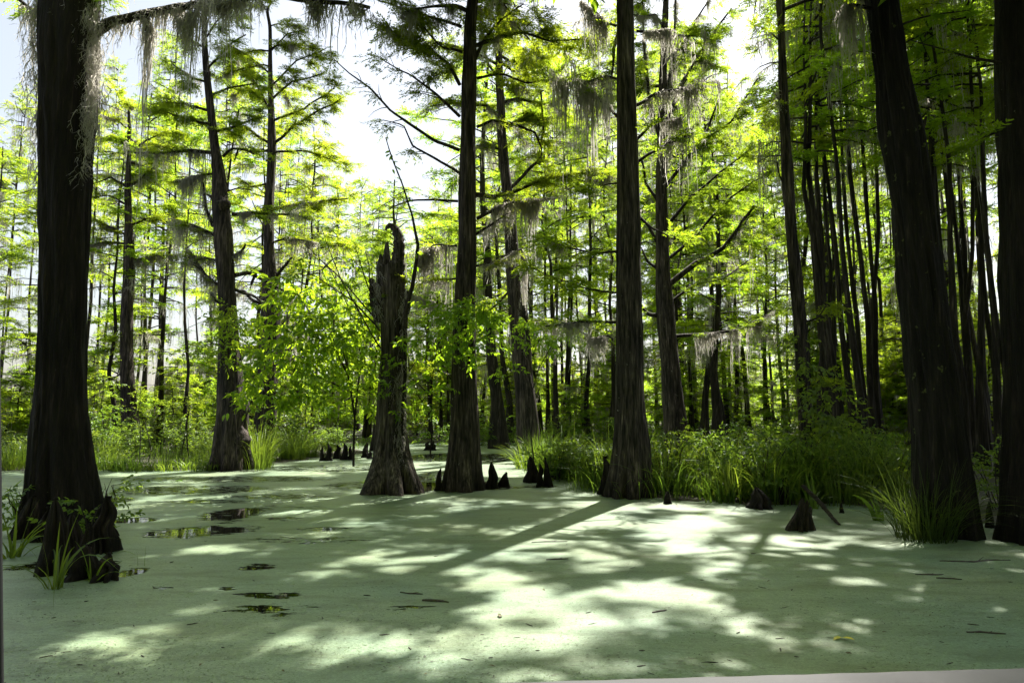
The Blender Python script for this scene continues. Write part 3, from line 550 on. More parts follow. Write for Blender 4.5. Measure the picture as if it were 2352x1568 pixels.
# T6 many-armed tree
hero('T6', 'dark many armed cypress just right of the stout grey one', [(1556, 1045, 66), (1552, 1000, 60), (1546, 900, 48), (1535, 800, 44), (1530, 740, 46), (1523, 650, 36), (1521, 560, 32), (1519, 450, 28), (1520, 330, 25), (1522, 200, 20), (1526, 80, 16), (1530, 0, 14)],
     23, 20, [([(1535, 655), (1600, 602), (1660, 570), (1700, 520), (1732, 475)], 14, 6, dict(leaf=.5, moss=.3)), ([(1512, 725), (1490, 722), (1470, 700)], 12, 5, dict(leaf=.3)),
              ([(1548, 772), (1640, 765), (1700, 755), (1765, 722)], 9, 3, dict(leaf=.3, moss=.8, ml=.9)), ([(1512, 560), (1490, 520), (1468, 495)], 9, 4, dict(leaf=.3)),
              ([(1510, 460), (1482, 420), (1475, 360)], 8, 4, dict(leaf=.5)), ([(1528, 430), (1580, 360), (1625, 300), (1650, 230)], 9, 4, dict(leaf=.6, moss=.4)),
              ([(1530, 520), (1580, 460), (1650, 400), (1720, 345)], 9, 3, dict(leaf=.9)), ([(1525, 300), (1560, 200), (1620, 100), (1680, 20)], 8, 4, dict(leaf=.8, moss=.5, ml=.8)),
              ([(1518, 330), (1490, 230), (1480, 100), (1475, 0)], 8, 4, dict(leaf=.7, moss=.5)), ([(1525, 250), (1548, 120), (1552, 0)], 7, 4, dict(leaf=.7, moss=.6, ml=1.0)),
              ([(1528, 600), (1600, 540), (1680, 450), (1760, 400)], 8, 3, dict(leaf=1.0)), ([(1545, 690), (1600, 650), (1660, 640), (1720, 600)], 7, 3, dict(leaf=.6)),
              ([(1515, 620), (1490, 600), (1475, 570)], 8, 4, dict(leaf=.3)), ([(1528, 370), (1600, 330), (1680, 280), (1740, 180)], 7, 3, dict(leaf=.9)),
              ([(1524, 150), (1590, 60), (1640, -20)], 6, 3, dict(leaf=.8, moss=.5))],
     (14, 13, 19.5, 3.5), M_BARK, 51, 0.12, 0.6, 48, 0.4)
# T7 thin leaning stem
hero('T7', 'slim cypress pole leaning left, right of the many armed tree', [(1868, 1110, 46), (1858, 1030, 38), (1846, 900, 33), (1838, 750, 31), (1824, 600, 30), (1815, 500, 28), (1808, 400, 27), (1803, 300, 24), (1797, 150, 22), (1792, 0, 21)],
     14.5, 18, [([(1850, 740), (1880, 730), (1905, 700)], 5, 2, dict(leaf=.8)), ([(1845, 890), (1880, 880), (1900, 850)], 4, 2, dict(leaf=.6)), ([(1795, 260), (1790, 230), (1775, 200)], 4, 2, dict(leaf=.4, moss=.4)), ([(1800, 100), (1760, 70), (1730, 60)], 4, 2, dict(leaf=.7)), ([(1802, 430), (1790, 400), (1785, 370)], 4, 3, dict(leaf=0, twig=0))],
     (14, 10.5, 17.5, 2.6), M_BARK, 61, 0.10, 0.4, 48)
# T8 big leaning right
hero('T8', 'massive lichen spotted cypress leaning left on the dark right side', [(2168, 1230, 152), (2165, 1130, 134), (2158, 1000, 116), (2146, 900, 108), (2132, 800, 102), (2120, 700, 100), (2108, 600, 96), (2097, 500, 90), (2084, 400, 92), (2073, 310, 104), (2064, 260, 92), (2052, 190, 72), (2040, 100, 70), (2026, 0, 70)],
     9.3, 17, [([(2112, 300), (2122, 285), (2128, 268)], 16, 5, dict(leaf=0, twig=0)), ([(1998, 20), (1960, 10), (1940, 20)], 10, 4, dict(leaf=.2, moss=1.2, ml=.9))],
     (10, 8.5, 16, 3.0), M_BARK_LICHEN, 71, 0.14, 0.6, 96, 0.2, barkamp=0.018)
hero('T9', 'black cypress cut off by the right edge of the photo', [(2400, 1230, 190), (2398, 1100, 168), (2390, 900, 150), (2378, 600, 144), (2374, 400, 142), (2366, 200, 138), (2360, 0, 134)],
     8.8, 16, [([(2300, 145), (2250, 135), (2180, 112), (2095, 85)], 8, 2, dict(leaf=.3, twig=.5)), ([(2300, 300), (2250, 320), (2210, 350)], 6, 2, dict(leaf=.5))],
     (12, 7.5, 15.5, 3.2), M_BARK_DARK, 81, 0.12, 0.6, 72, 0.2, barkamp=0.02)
# T10, T11, T12 on the left bank
hero('T10', 'gnarled dark cypress on the left bank with a swollen burred foot', [(530, 1078, 92), (532, 1040, 84), (530, 1000, 74), (536, 945, 72), (530, 880, 58), (527, 800, 50), (523, 700, 42), (520, 640, 38), (513, 560, 46), (510, 500, 42), (505, 440, 36), (500, 380, 28), (491, 320, 21), (484, 250, 19), (477, 190, 18), (470, 120, 15), (468, 60, 13), (474, 0, 11)],
     20, 17, [([(498, 352), (440, 345), (380, 350), (310, 350)], 10, 4, dict(leaf=.7, moss=.5, ml=.9)), ([(512, 360), (530, 340), (560, 342), (585, 355)], 7, 3, dict(leaf=.5)), ([(533, 492), (575, 488), (620, 490), (700, 497)], 9, 4, dict(leaf=.7, moss=.5)),
              ([(495, 540), (450, 520), (405, 505)], 9, 4, dict(leaf=.4, moss=1.0, ml=1.0)), ([(490, 520), (474, 480), (466, 418)], 9, 4, dict(leaf=0, twig=0, moss=.4)), ([(515, 442), (550, 432), (578, 437)], 4, 2, dict(leaf=0, twig=.3)), ([(534, 590), (556, 575), (562, 560)], 9, 4, dict(leaf=0, twig=0, moss=.5)), ([(503, 470), (482, 450), (474, 446)], 8, 4, dict(leaf=0, twig=0)), ([(536, 830), (556, 822), (562, 812)], 9, 5, dict(leaf=0, twig=0)), ([(514, 700), (494, 690), (488, 676)], 8, 4, dict(leaf=0, twig=0, moss=.5)), ([(510, 600), (470, 590), (430, 600)], 6, 3, dict(leaf=.5, moss=.8)),
              ([(510, 660), (470, 632), (438, 580)], 8, 4, dict(leaf=.3, moss=.9)), ([(540, 632), (570, 628), (620, 652), (655, 668)], 10, 5, dict(leaf=0, twig=.4, dy=1.5)), ([(540, 665), (572, 676), (605, 692)], 8, 5, dict(leaf=0, twig=.3, dy=2)),
              ([(483, 255), (430, 240), (375, 235)], 7, 3, dict(leaf=1.8)), ([(486, 285), (430, 272), (390, 262)], 7, 3, dict(leaf=1.8)), ([(478, 190), (440, 180), (400, 150)], 6, 3, dict(leaf=1.6)), ([(476, 160), (520, 110), (565, 80)], 6, 3, dict(leaf=1.5)),
              ([(490, 305), (550, 285), (600, 268)], 7, 3, dict(leaf=1.8)), ([(472, 110), (430, 90), (390, 80)], 5, 2, dict(leaf=1.6)), ([(470, 90), (500, 50), (530, 20)], 5, 2, dict(leaf=1.2)), ([(503, 400), (460, 400), (400, 420)], 6, 3, dict(leaf=.4, moss=1.2, ml=1.1)), ([(478, 220), (530, 200), (590, 190)], 6, 3, dict(leaf=1.6))],
     None, M_BARK, 91, 0.16, 0.7, 56)
def burl(px, py, rpx, seed, key):
    T = TREES[key]; rg = np.random.default_rng(seed); c = P(px, py, T['Y'] - .12); r = rpx * mpp(T['Y']); n_, m_ = 14, 20
    th = np.linspace(.02, math.pi - .02, n_)[:, None]; ph = np.linspace(0, 2 * math.pi, m_, endpoint=False)[None]; rr = r * (1 + .5 * vnoise(ph / 6.283 * 6, th * 2.2, seed, 6) + .25 * vnoise(ph / 6.283 * 12, th * 5, seed + 1, 12))
    V = np.stack([rr * np.sin(th) * np.cos(ph), rr * np.sin(th) * np.sin(ph), 1.25 * rr * np.cos(th) + 0 * ph], -1).reshape(-1, 3) + c
    obj('burl', [(V, grid_faces(n_, m_))], M_BARK, T['root'], T['base'])
burl(556, 938, 17, 5, 'T10'); burl(552, 1005, 20, 6, 'T10'); burl(508, 990, 18, 7, 'T10'); burl(512, 470, 15, 8, 'T10')
hero('T11', 'grey shaggy cypress behind the burred one with crooked bare arms', [(604, 1055, 58), (608, 980, 52), (614, 900, 48), (618, 800, 44), (622, 700, 46), (621, 640, 34), (618, 580, 24), (617, 500, 22), (622, 400, 21), (625, 340, 22), (623, 250, 15), (621, 150, 11), (620, 50, 8)],
     26, 18.5, [([(625, 332), (590, 310), (562, 290), (535, 295)], 7, 3, dict(leaf=1.4)), ([(625, 335), (660, 300), (720, 262), (785, 225)], 8, 3, dict(leaf=1.5)), ([(620, 345), (580, 350), (548, 340), (540, 370)], 7, 3, dict(leaf=.7)), ([(622, 262), (600, 215), (575, 170)], 6, 3, dict(leaf=1.2)),
              ([(628, 350), (700, 345), (770, 372)], 6, 3, dict(leaf=1.3)), ([(620, 482), (660, 472), (740, 460), (800, 455)], 8, 3, dict(leaf=1.2, moss=.5)), ([(612, 620), (590, 625), (577, 655)], 9, 6, dict(leaf=0, twig=.2)), ([(640, 702), (660, 700), (672, 722)], 8, 4, dict(leaf=0, moss=.7)),
              ([(626, 645), (655, 610), (672, 592)], 8, 5, dict(leaf=.2)), ([(622, 230), (670, 190), (740, 170)], 6, 3, dict(leaf=1.8)), ([(622, 200), (680, 140), (750, 110)], 5, 2, dict(leaf=1.4)), ([(621, 170), (570, 130), (540, 110)], 5, 2, dict(leaf=1.4)), ([(620, 120), (660, 80), (700, 70)], 4, 2, dict(leaf=1.2)), ([(620, 420), (580, 430), (550, 410)], 6, 2, dict(leaf=.8)),
              ([(622, 280), (700, 250), (770, 200)], 6, 3, dict(leaf=1.7)), ([(620, 560), (660, 545), (720, 555)], 6, 3, dict(leaf=.8, moss=.8)), ([(612, 700), (580, 690), (560, 668), (548, 672)], 9, 5, dict(leaf=0, twig=.3, moss=.4)), ([(612, 760), (590, 745), (574, 748)], 8, 4, dict(leaf=0, twig=.3, moss=.4)), ([(630, 760), (650, 745), (660, 725)], 9, 5, dict(leaf=0, twig=0, moss=.5))],
     (8, 14, 18.2, 2.6), M_BARK, 101, 0.10, 0.7, 40, 0.3, shaggy([(622, 690, 1.5, 1), (618, 740, 1.3, 1), (626, 720, 1.3, 1), (615, 800, 1, 1), (622, 860, .6, .8)], 1.0, 45, 0.06))
hero('T12', 'thick bent dark cypress left of the burred one, wide gap of sky beside it', [(299, 985, 40), (296, 930, 36), (293, 870, 32), (290, 800, 28), (291, 720, 27), (296, 640, 27), (296, 580, 26), (295, 500, 17), (293, 420, 14), (296, 340, 11), (298, 280, 9)],
     30, 16, [([(296, 430), (340, 395), (370, 370)], 6, 3, dict(leaf=.6, moss=.4)), ([(292, 430), (255, 405), (210, 425)], 5, 2, dict(leaf=.5)), ([(296, 520), (340, 500), (390, 510)], 6, 3, dict(leaf=1.4)), ([(292, 540), (250, 520), (215, 500)], 6, 3, dict(leaf=1.4, moss=.4)), ([(292, 470), (250, 450), (215, 455)], 5, 2, dict(leaf=.8)),
              ([(296, 600), (340, 590), (400, 585)], 6, 3, dict(leaf=.8, moss=1.2, ml=1.2)), ([(296, 350), (340, 320), (390, 300)], 5, 2, dict(leaf=1.2)), ([(296, 330), (260, 310), (230, 320)], 5, 2, dict(leaf=1.2)), ([(290, 560), (250, 555), (210, 560)], 6, 3, dict(leaf=1.4, moss=1.0)), ([(288, 850), (260, 870), (230, 860)], 4, 2, dict(leaf=.5))],
     (6, 12, 15.5, 2.6), M_BARK, 111, 0.10, 0.7, 40)

# ----------------------------------------------------------------- high canopy that throws the dappled shade (unseen, shaped around the sunlit pools)
rg = np.random.default_rng(77)
n = 9000
wy = 3.0 + 14.5 * rg.random(n) ** 0.9; wx = rg.uniform(-1, 1, n) * (1.5 + wy * 0.95)
hh = (2.4 + 0.955 * wy) * rg.uniform(1.16, 1.5, n); hh = np.maximum(hh, 7.5)
gap = vnoise(wx * 1.5 + 30, wy * 0.8 + 30, 91) + 0.5 * vnoise(wx * 3.1 + 30, wy * 1.7 + 30, 92)
keep = ~in_lit(wx, wy, 1.6) & (gap < 0.26) & ~((wy > 11.5) & (wx > 0.06 * wy) & (rg.random(n) < 0.75)); wx, wy, hh = wx[keep], wy[keep], hh[keep]
cp = np.stack([wx + SUNV[0] / SUNV[2] * hh, wy + SUNV[1] / SUNV[2] * hh, hh], 1)
cp = cp[~bright_bank(cp, rg, 0.75)]
keys = ['T3', 'T5', 'T7', 'T6', 'T8', 'T9', 'T4']
tops = np.array([[TREES[k]['base'][0], TREES[k]['base'][1]] for k in keys])
who = np.argmin(((cp[:, None, :2] - tops[None]) ** 2).sum(-1), 1)
for ki, k in enumerate(keys):
    T = TREES[k]; pp = cp[who == ki]; m = len(pp)
    if not m: continue
    T['crown'] += place(SPRAY_C, pp, rg.uniform(0, 6.28, m), rg.normal(0, 0.25, m), rg.normal(0, 0.3, m), rg.uniform(0.8, 1.25, m), rg)
    # limbs that carry these sprays
    for i in range(min(26, m // 12)):
        e = pp[rg.integers(m)]; zt = min(e[2] - 0.3, T['pts'][-1][2] - 0.4); z = max(zt - rg.uniform(0.5, 2.0), EYE + 0.66 * T['Y'])
        s = np.array([np.interp(z, T['pts'][:, 2], T['pts'][:, 0]), np.interp(z, T['pts'][:, 2], T['pts'][:, 1]), z])
        if e[2] < z + 0.1: continue
        mid = (s + e) / 2 + [0, 0, 0.25] + rg.normal(0, 0.15, 3)
        obj('branch', tube([s, mid, e], [0.06, 0.04, 0.012], int(rg.integers(9999)), 6, 0.3, 0.1, 0.05), M_LIMB, T['root'], T['base'])
for k, T in TREES.items():
    if T['crown']: obj('crown', T['crown'], T['leaf'], T['root'], T['base'], smooth=False)
    if T['moss']: obj('moss_coat', T['moss'], M_MOSS, T['root'], T['base'])

# ----------------------------------------------------------------- broken trunk with the hooked top
Y2 = 14.3; b2 = G(905, 1130); b2[1] = Y2; b2[2] = 0; b2[0] = P(905, 1100, Y2)[0]
def px_tube(pp, Y, w, seed, nseg=9, rough=.18, wob=0.0, step=0.05):
    q = [P(a, b, Y) for a, b in pp]; r = np.linspace(w[0], w[1], len(q)) if len(w) == 2 else np.array(w); return tube(q, [x / 2 * mpp(Y) for x in r], seed, nseg, step, rough, wob, 0.08)
M_SNAG = bark_mat('weathered_snag', (0.012, 0.0095, 0.008), (0.19, 0.160, 0.142), (0.22, 0.21, 0.19), 0.70)
st = thing('broken_trunk', 'dead broken cypress trunk with a hooked splintered top', 'dead tree', b2)
tp = [(903, 1128, 142), (901, 1100, 122), (899, 1060, 98), (898, 1000, 78), (899, 930, 68), (903, 850, 62), (906, 780, 62), (907, 700, 64), (903, 650, 58), (901, 628, 52), (900, 614, 46)]
pts = [P(a, b, Y2) for a, b, w in tp]; rad = [w / 2 * mpp(Y2, p[2]) for (a, b, w), p in zip(tp, pts)]
pts = [pts[0] - [0, 0, pts[0][2] + 0.25]] + pts; rad = [rad[0] * 1.1] + rad
obj('trunk', trunk_geo(pts, rad, 301, 72, 0.06, 0.20, 0.6, 0.026, 0.3, 0.08, 0.16), M_SNAG, st, b2)
obj('splinter', px_tube([(876, 660), (876, 610), (874, 585)], Y2, (26, 22, 6), 308), M_SNAG, st, b2)
obj('hooked_spire', px_tube([(909, 660), (913, 605), (917, 570), (916, 545), (909, 527), (898, 517), (889, 521), (886, 530)], Y2, (40, 34, 27, 24, 19, 14, 9, 3), 302, 12), M_SNAG, st, b2)
obj('splinter', px_tube([(888, 660), (888, 600), (889, 556)], Y2, (30, 22, 7), 303), M_SNAG, st, b2)
obj('splinter', px_tube([(868, 690), (860, 660), (858, 640)], Y2, (18, 14, 4), 304), M_BARK, st, b2)
obj('splinter', px_tube([(872, 740), (862, 690), (856, 655), (852, 638)], Y2, (26, 26, 16, 3), 305), M_BARK, st, b2)
obj('splinter', px_tube([(880, 720), (874, 670), (872, 650)], Y2 - .12, (22, 18, 3), 306), M_BARK, st, b2)
obj('splinter', px_tube([(930, 720), (938, 690), (936, 668)], Y2, (22, 14, 4), 307), M_BARK, st, b2)
for k_, ln in enumerate([[(872, 720), (845, 660), (826, 600), (815, 560)], [(868, 740), (800, 660), (745, 600), (700, 575)], [(872, 700), (850, 650), (848, 610), (838, 575)], [(875, 800), (830, 720), (780, 640), (750, 560), (735, 520)], [(872, 760), (810, 690), (735, 640), (680, 610)]]):
    obj('bare_twig', px_tube(ln, Y2 - .1 - .1 * k_, (4.5, 1.2), 320 + k_, 5, .1, .02), M_LIMB, st, b2)
rg = np.random.default_rng(12)
ms = []
for px, py, k, l_ in [(868, 700, 1, .5), (930, 700, 1, .6), (935, 760, 1, .7), (930, 830, 1, .8), (922, 900, 1.4, .7), (920, 960, 1.6, .8), (916, 1010, 1.4, .8), (918, 1050, 1.0, .5), (865, 660, 1, .5), (905, 880, .6, .5)]:
    c = P(px, py, Y2 - 0.25); m = int(40 * k); ms += moss_strands(c + rg.normal(0, 1, (m, 3)) * [0.05, 0.05, 0.2], 0.5 * l_ * rg.uniform(.3, 1, m), rg, 0.012)
obj('moss_coat', ms, M_MOSS, st, b2)
# slim sapling that grows against it, with a moss tuft
sp_ = thing('bent_sapling', 'thin bent sapling rising from the right side of the broken trunk', 'sapling', b2 + [0.35, 0, 0])
obj('stem', px_tube([(925, 1000), (930, 720), (948, 660), (958, 600), (960, 565), (945, 490), (920, 420), (893, 345), (885, 320)], Y2 - 0.3, (6, 11, 10, 9, 8, 5, 4, 3, 2), 310, 7, .1, .03), M_LIMB, sp_, b2 + [0.35, 0, 0])
c0, c1 = P(945, 675, Y2 - .3), P(978, 690, Y2 - .3)
obj('hanging_moss', beard(c0, c1, 60, 0.45, rg, 0.05), M_MOSS, sp_, b2 + [0.35, 0, 0])
A = []
for px, py, yw in [(965, 490, 0), (958, 585, .4), (952, 610, 2.6), (905, 380, .6), (895, 350, 3), (935, 455, .3)]:
    A.append(leaves(np.repeat(P(px, py, Y2 - .3)[None], 5, 0) + rg.normal(0, .04, (5, 3)), yw + rg.normal(0, .8, 5), rg.normal(-.3, .4, 5), rg.normal(0, .5, 5), np.full(5, .13), np.full(5, .055), LEAF6))
obj('leaf_cluster', [leaf_chunk(np.concatenate(A))], M_BROAD, sp_, b2 + [0.35, 0, 0], smooth=False)

# ----------------------------------------------------------------- broad-leaved saplings
def leafy(name, label, cat, base, stems, blobs, seed, leafm, templ, group=None, Y0=None):
    """blobs: (px, py, rx, ry, n, Y) of leaf shoots; stems: picture lines"""
    rg = np.random.default_rng(seed); root = thing(name, label, cat, base, group); w = []
    for pp, Ys, w0, w1 in stems:
        q = [P(a, b, Ys[0] + (Ys[1] - Ys[0]) * i / (len(pp) - 1)) for i, (a, b) in enumerate(pp)]
        w += tube(q, np.linspace(w0, w1, len(q)), seed, 6, 0.1, 0.08, 0.04)
    pos = []; yaw = []
    for px, py, rx, ry, n_, Yb in blobs:
        u = rg.normal(0, 1, (n_, 3)); u /= np.linalg.norm(u, axis=1)[:, None]; u *= rg.random((n_, 1)) ** 0.4
        c = P(px, py, Yb); s = mpp(Yb); p = c + u * [rx * s, min(rx * s, 0.9), ry * s]; pos.append(p); yaw.append(np.arctan2(u[:, 1], u[:, 0]) + rg.normal(0, .6, n_))
        for k in range(max(2, n_ // 12)):
            e = p[rg.integers(n_)]; m_ = (c + e) / 2 + rg.normal(0, .05, 3); w += tube([c + [0, 0, -.2], m_, e], [.012, .008, .003], seed + k, 4, .2, 0, 0, 0)
    pos = np.concatenate(pos); yaw = np.concatenate(yaw); m_ = len(pos)
    obj('stems', w, M_LIMB, root, base)
    obj('foliage', place(templ, pos, yaw, rg.normal(-.15, .35, m_), rg.normal(0, .4, m_), rg.uniform(.7, 1.15, m_), rg), leafm, root, base, smooth=False)
    return root
bs = np.array([P(800, 1000, 15.2)[0], 15.2, 0])
leafy('broadleaf_sapling', 'large bright broad leaved sapling spreading left of the broken trunk', 'sapling', bs,
      [([(812, 1070), (815, 960), (800, 860), (760, 780), (700, 700), (660, 640)], (15.2, 14.2), .03, .006), ([(815, 960), (830, 820), (800, 700), (760, 620), (700, 560)], (15.2, 14.6), .022, .005), ([(810, 900), (720, 860), (640, 840)], (15.2, 13.8), .02, .005), ([(820, 850), (860, 740), (850, 650), (790, 560)], (15.2, 14.9), .016, .004)],
      [(640, 830, 75, 45, 34, 13.6), (610, 890, 55, 40, 30, 13.5), (700, 800, 90, 60, 50, 14.0), (760, 740, 95, 60, 50, 14.3), (800, 830, 75, 70, 50, 14.6), (720, 670, 80, 55, 34, 14.5), (820, 690, 60, 70, 34, 14.9), (690, 910, 60, 30, 18, 14.0), (670, 740, 50, 40, 22, 13.9), (850, 780, 40, 70, 26, 14.9), (790, 900, 70, 30, 18, 14.9), (740, 600, 60, 40, 14, 14.6)], 401, M_BROAD, BROAD_L)
bs = np.array([P(1010, 900, 14.9)[0], 15.3, 0])
leafy('broadleaf_sapling', 'dark leafy sapling in front of the central cypress, between it and the broken trunk', 'sapling', bs,
      [([(990, 1050), (985, 900), (1010, 780), (1060, 720)], (15.3, 13.6), .02, .005), ([(985, 900), (930, 860), (900, 840)], (15.3, 13.6), .014, .004)],
      [(1060, 720, 70, 40, 60, 13.6), (1010, 790, 70, 40, 40, 13.7), (940, 830, 60, 45, 16, 13.6), (895, 900, 40, 45, 12, 13.5), (970, 900, 50, 30, 14, 14.0), (1110, 710, 40, 40, 26, 13.6), (1090, 790, 50, 30, 22, 13.7)], 402, M_BROAD, BROAD)
bs = np.array([P(1215, 900, 16)[0], 16.5, 0])
leafy('broadleaf_sapling', 'sparse bright leaf sprays beside the leaning shaggy cypress', 'sapling', bs,
      [([(1225, 1060), (1220, 900), (1200, 780), (1210, 720)], (16.5, 15.5), .016, .004), ([(1220, 900), (1260, 800), (1290, 760)], (16.5, 15.5), .012, .004)],
      [(1205, 735, 40, 30, 18, 15.5), (1230, 770, 50, 25, 18, 15.5), (1285, 780, 40, 30, 18, 15.5), (1165, 845, 22, 14, 5, 15.0), (1170, 770, 30, 30, 10, 15.5)], 403, M_BROAD, BROAD)
bs = np.array([P(545, 1000, 19)[0], 19.2, 0])
leafy('climbing_vine', 'leafy vine climbing the gnarled cypress on the left bank', 'vine', bs,
      [([(545, 1060), (540, 900), (530, 760), (520, 700)], (19.4, 19.4), .015, .005)],
      [(520, 770, 35, 50, 46, 19.3), (560, 745, 40, 30, 34, 19.2), (535, 720, 40, 30, 30, 19.2), (510, 820, 20, 30, 14, 19.3)], 404, M_BROAD, BROAD)
bs = np.array([P(1858, 1000, 14)[0], 13.9, 0])
leafy('climbing_vine', 'leafy shoots around the foot of the slim leaning pole', 'vine', bs,
      [([(1870, 1100), (1860, 960), (1850, 860), (1850, 800)], (13.9, 13.8), .015, .004)],
      [(1850, 840, 30, 50, 14, 13.8), (1895, 910, 50, 40, 22, 13.7), (1860, 970, 70, 40, 30, 13.7), (1940, 970, 60, 40, 26, 13.8), (1842, 780, 20, 30, 6, 14.0)], 405, M_SHRUB, BROAD)

# ----------------------------------------------------------------- plants that repeat
def shrub_proto(seed, h, r, nst, templ, leafm, nsh):
    rg = np.random.default_rng(seed); o = np.zeros(3); root = thing('bank_shrub', 'x', 'shrub'); w = []; pos = []; yaw = []
    for i in range(nst):
        az = rg.uniform(0, 6.28); L = h * rg.uniform(.6, 1.05); d = np.array([math.cos(az), math.sin(az), 0]) * r * rg.uniform(.4, 1)
        q = np.array([o + d * .1 - [0, 0, .1], d * .35 + [0, 0, L * .45], d * .8 + [0, 0, L * .85], d * 1.15 + [0, 0, L]]) + rg.normal(0, .04, (4, 3))
        w += tube(q, [.014, .010, .006, .003], seed + i, 5, .15, 0, .02); k = int(nsh / nst)
        t = rg.uniform(.12, 1, k) ** .8; qq, _ = resample(q, [1] * 4, .05); pos.append(qq[(t * (len(qq) - 1)).astype(int)]); yaw.append(az + rg.normal(0, 1.3, k))
    pos = np.concatenate(pos); yaw = np.concatenate(yaw); m = len(pos); pos = pos + rg.normal(0, .06, (m, 3))
    obj('stems', w, M_LIMB, root); obj('foliage', place(templ, pos, yaw, rg.normal(.15, .4, m), rg.normal(0, .4, m), rg.uniform(.6, 1.1, m), rg), leafm, root, smooth=False)
    return Proto(root)
def blades(n, h, r, rg, wid=.014, lean=.5, seg=6, tipfall=.35):
    az = rg.uniform(0, 6.28, n); b = np.stack([np.cos(az), np.sin(az)], 1) * (r * rg.random(n) ** .6)[:, None]
    L = h * rg.uniform(.5, 1.1, n); a2 = az + rg.normal(0, .5, n); ln = lean * rg.uniform(.1, 1.1, n); t = np.linspace(0, 1, seg + 1)
    hor = (L * ln)[:, None] * (t ** 1.8)[None]; ver = L[:, None] * (t[None] - tipfall * ln[:, None] * t[None] ** 3 * 1.3) - .1
    c = np.stack([b[:, :1] + np.cos(a2)[:, None] * hor, b[:, 1:] + np.sin(a2)[:, None] * hor, ver], -1)
    wd = wid * rg.uniform(.6, 1.5, n)[:, None] * np.maximum(0.06, 1 - t[None] ** 2.2); s = np.stack([-np.sin(a2), np.cos(a2), 0 * a2], 1) + rg.normal(0, .3, (n, 3))
    return strips(c, wd, s / np.linalg.norm(s, axis=1)[:, None])
M_GRASS_SHADED = leaf_mat('shaded_grass', (0.014, 0.030, 0.006), (0.045, 0.075, 0.014), (0.12, 0.19, 0.02), 0.42, 0.05, 0.4, (0.13, 0.10, 0.05))  # grass blades with the shade on the right tussocks put into the colour
def reed_proto(seed, n, h, r, wid, lean, name='reed_clump', cat='reeds', gm=None):
    rg = np.random.default_rng(seed); o = obj(name, blades(n, h, r, rg, wid, lean), gm or M_GRASS); tag(o, 'x', cat); return Proto(o)
SH = [shrub_proto(500 + i, h, r, 9, t, M_SHRUB, k) for i, (h, r, t, k) in enumerate([(1.5, .7, BROAD_S, 110), (1.1, .7, BROAD_S, 110), (2.0, .8, BROAD_S, 150), (0.8, .6, BROAD_S, 80), (2.6, .9, BROAD, 140), (1.4, .8, BROAD, 90)])]
RD = [reed_proto(600 + i, n_, h, r, w, le) for i, (n_, h, r, w, le) in enumerate([(80, 1.25, .45, .018, .8), (60, 1.0, .40, .024, 1.0), (90, 1.5, .5, .016, .6), (50, .85, .4, .036, 1.0)])]
TU = [reed_proto(620 + i, n_, h, r, w, le, 'grass_tussock', 'grass', M_GRASS_SHADED if i > 1 else None) for i, (n_, h, r, w, le) in enumerate([(320, .95, .28, .010, .8), (260, .75, .24, .010, .95), (380, .95, .26, .008, 1.0), (280, .7, .24, .008, 1.1)])]
rg = np.random.default_rng(9)
def put(pr, px, py, sc, label, group, sz=1, Y=None):
    p = G(px, py) if Y is None else np.array([P(px, 900, Y)[0], Y, 0]); p[2] = 0.02
    return pr.put(p, rg.uniform(0, 6.28), sc, label, group, sz)
L1 = 'leafy green shrub in the thicket along the left bank'; L2 = 'leafy green shrub among the reeds of the right bank'
for i in range(46):
    px = rg.uniform(-40, 780); Y = rg.uniform(20.8, 27) + max(0, (px - 540) / 240 * 6)
    put(SH[rg.integers(0, 5)], px, 0, rg.uniform(.55, .9), L1, 'shrubs on the left bank', 1, Y)
for i in range(44):
    px = rg.uniform(-40, 620); Y = rg.uniform(19.6, 21.6); put(RD[rg.integers(4)], px, 0, rg.uniform(.5, .95), 'clump of green reeds at the waterline of the left bank', 'reeds on the left bank', 1, Y)
for i in range(30):
    px = rg.uniform(1600, 2120); Y = rg.uniform(np.interp(px, [1600, 1800], [15.5, 12.6]), 20); put(SH[[0, 1, 3, 5][rg.integers(4)]], px, 0, rg.uniform(.65, 1.0), L2, 'shrubs on the right bank', 1, Y)
for i in range(90):
    px = rg.uniform(1230, 2060); e = np.interp(px, [1230, 1300, 1400, 1560, 1760, 2100], [17.5, 16.6, 14.3, 12.9, 12.4, 12.4]); Y = e + rg.exponential(1.6)
    put(RD[rg.integers(4)], px, 0, rg.uniform(.7, 1.15), 'clump of tall green reeds on the right bank', 'reeds on the right bank', 1, min(Y, 22))
for i in range(20):
    px = rg.uniform(900, 1500); Y = rg.uniform(30, 36); put(SH[rg.integers(0, 4)], px, 0, rg.uniform(.7, 1.1), 'low green shrub on the far side of the channel', 'shrubs across the channel', 1, Y)
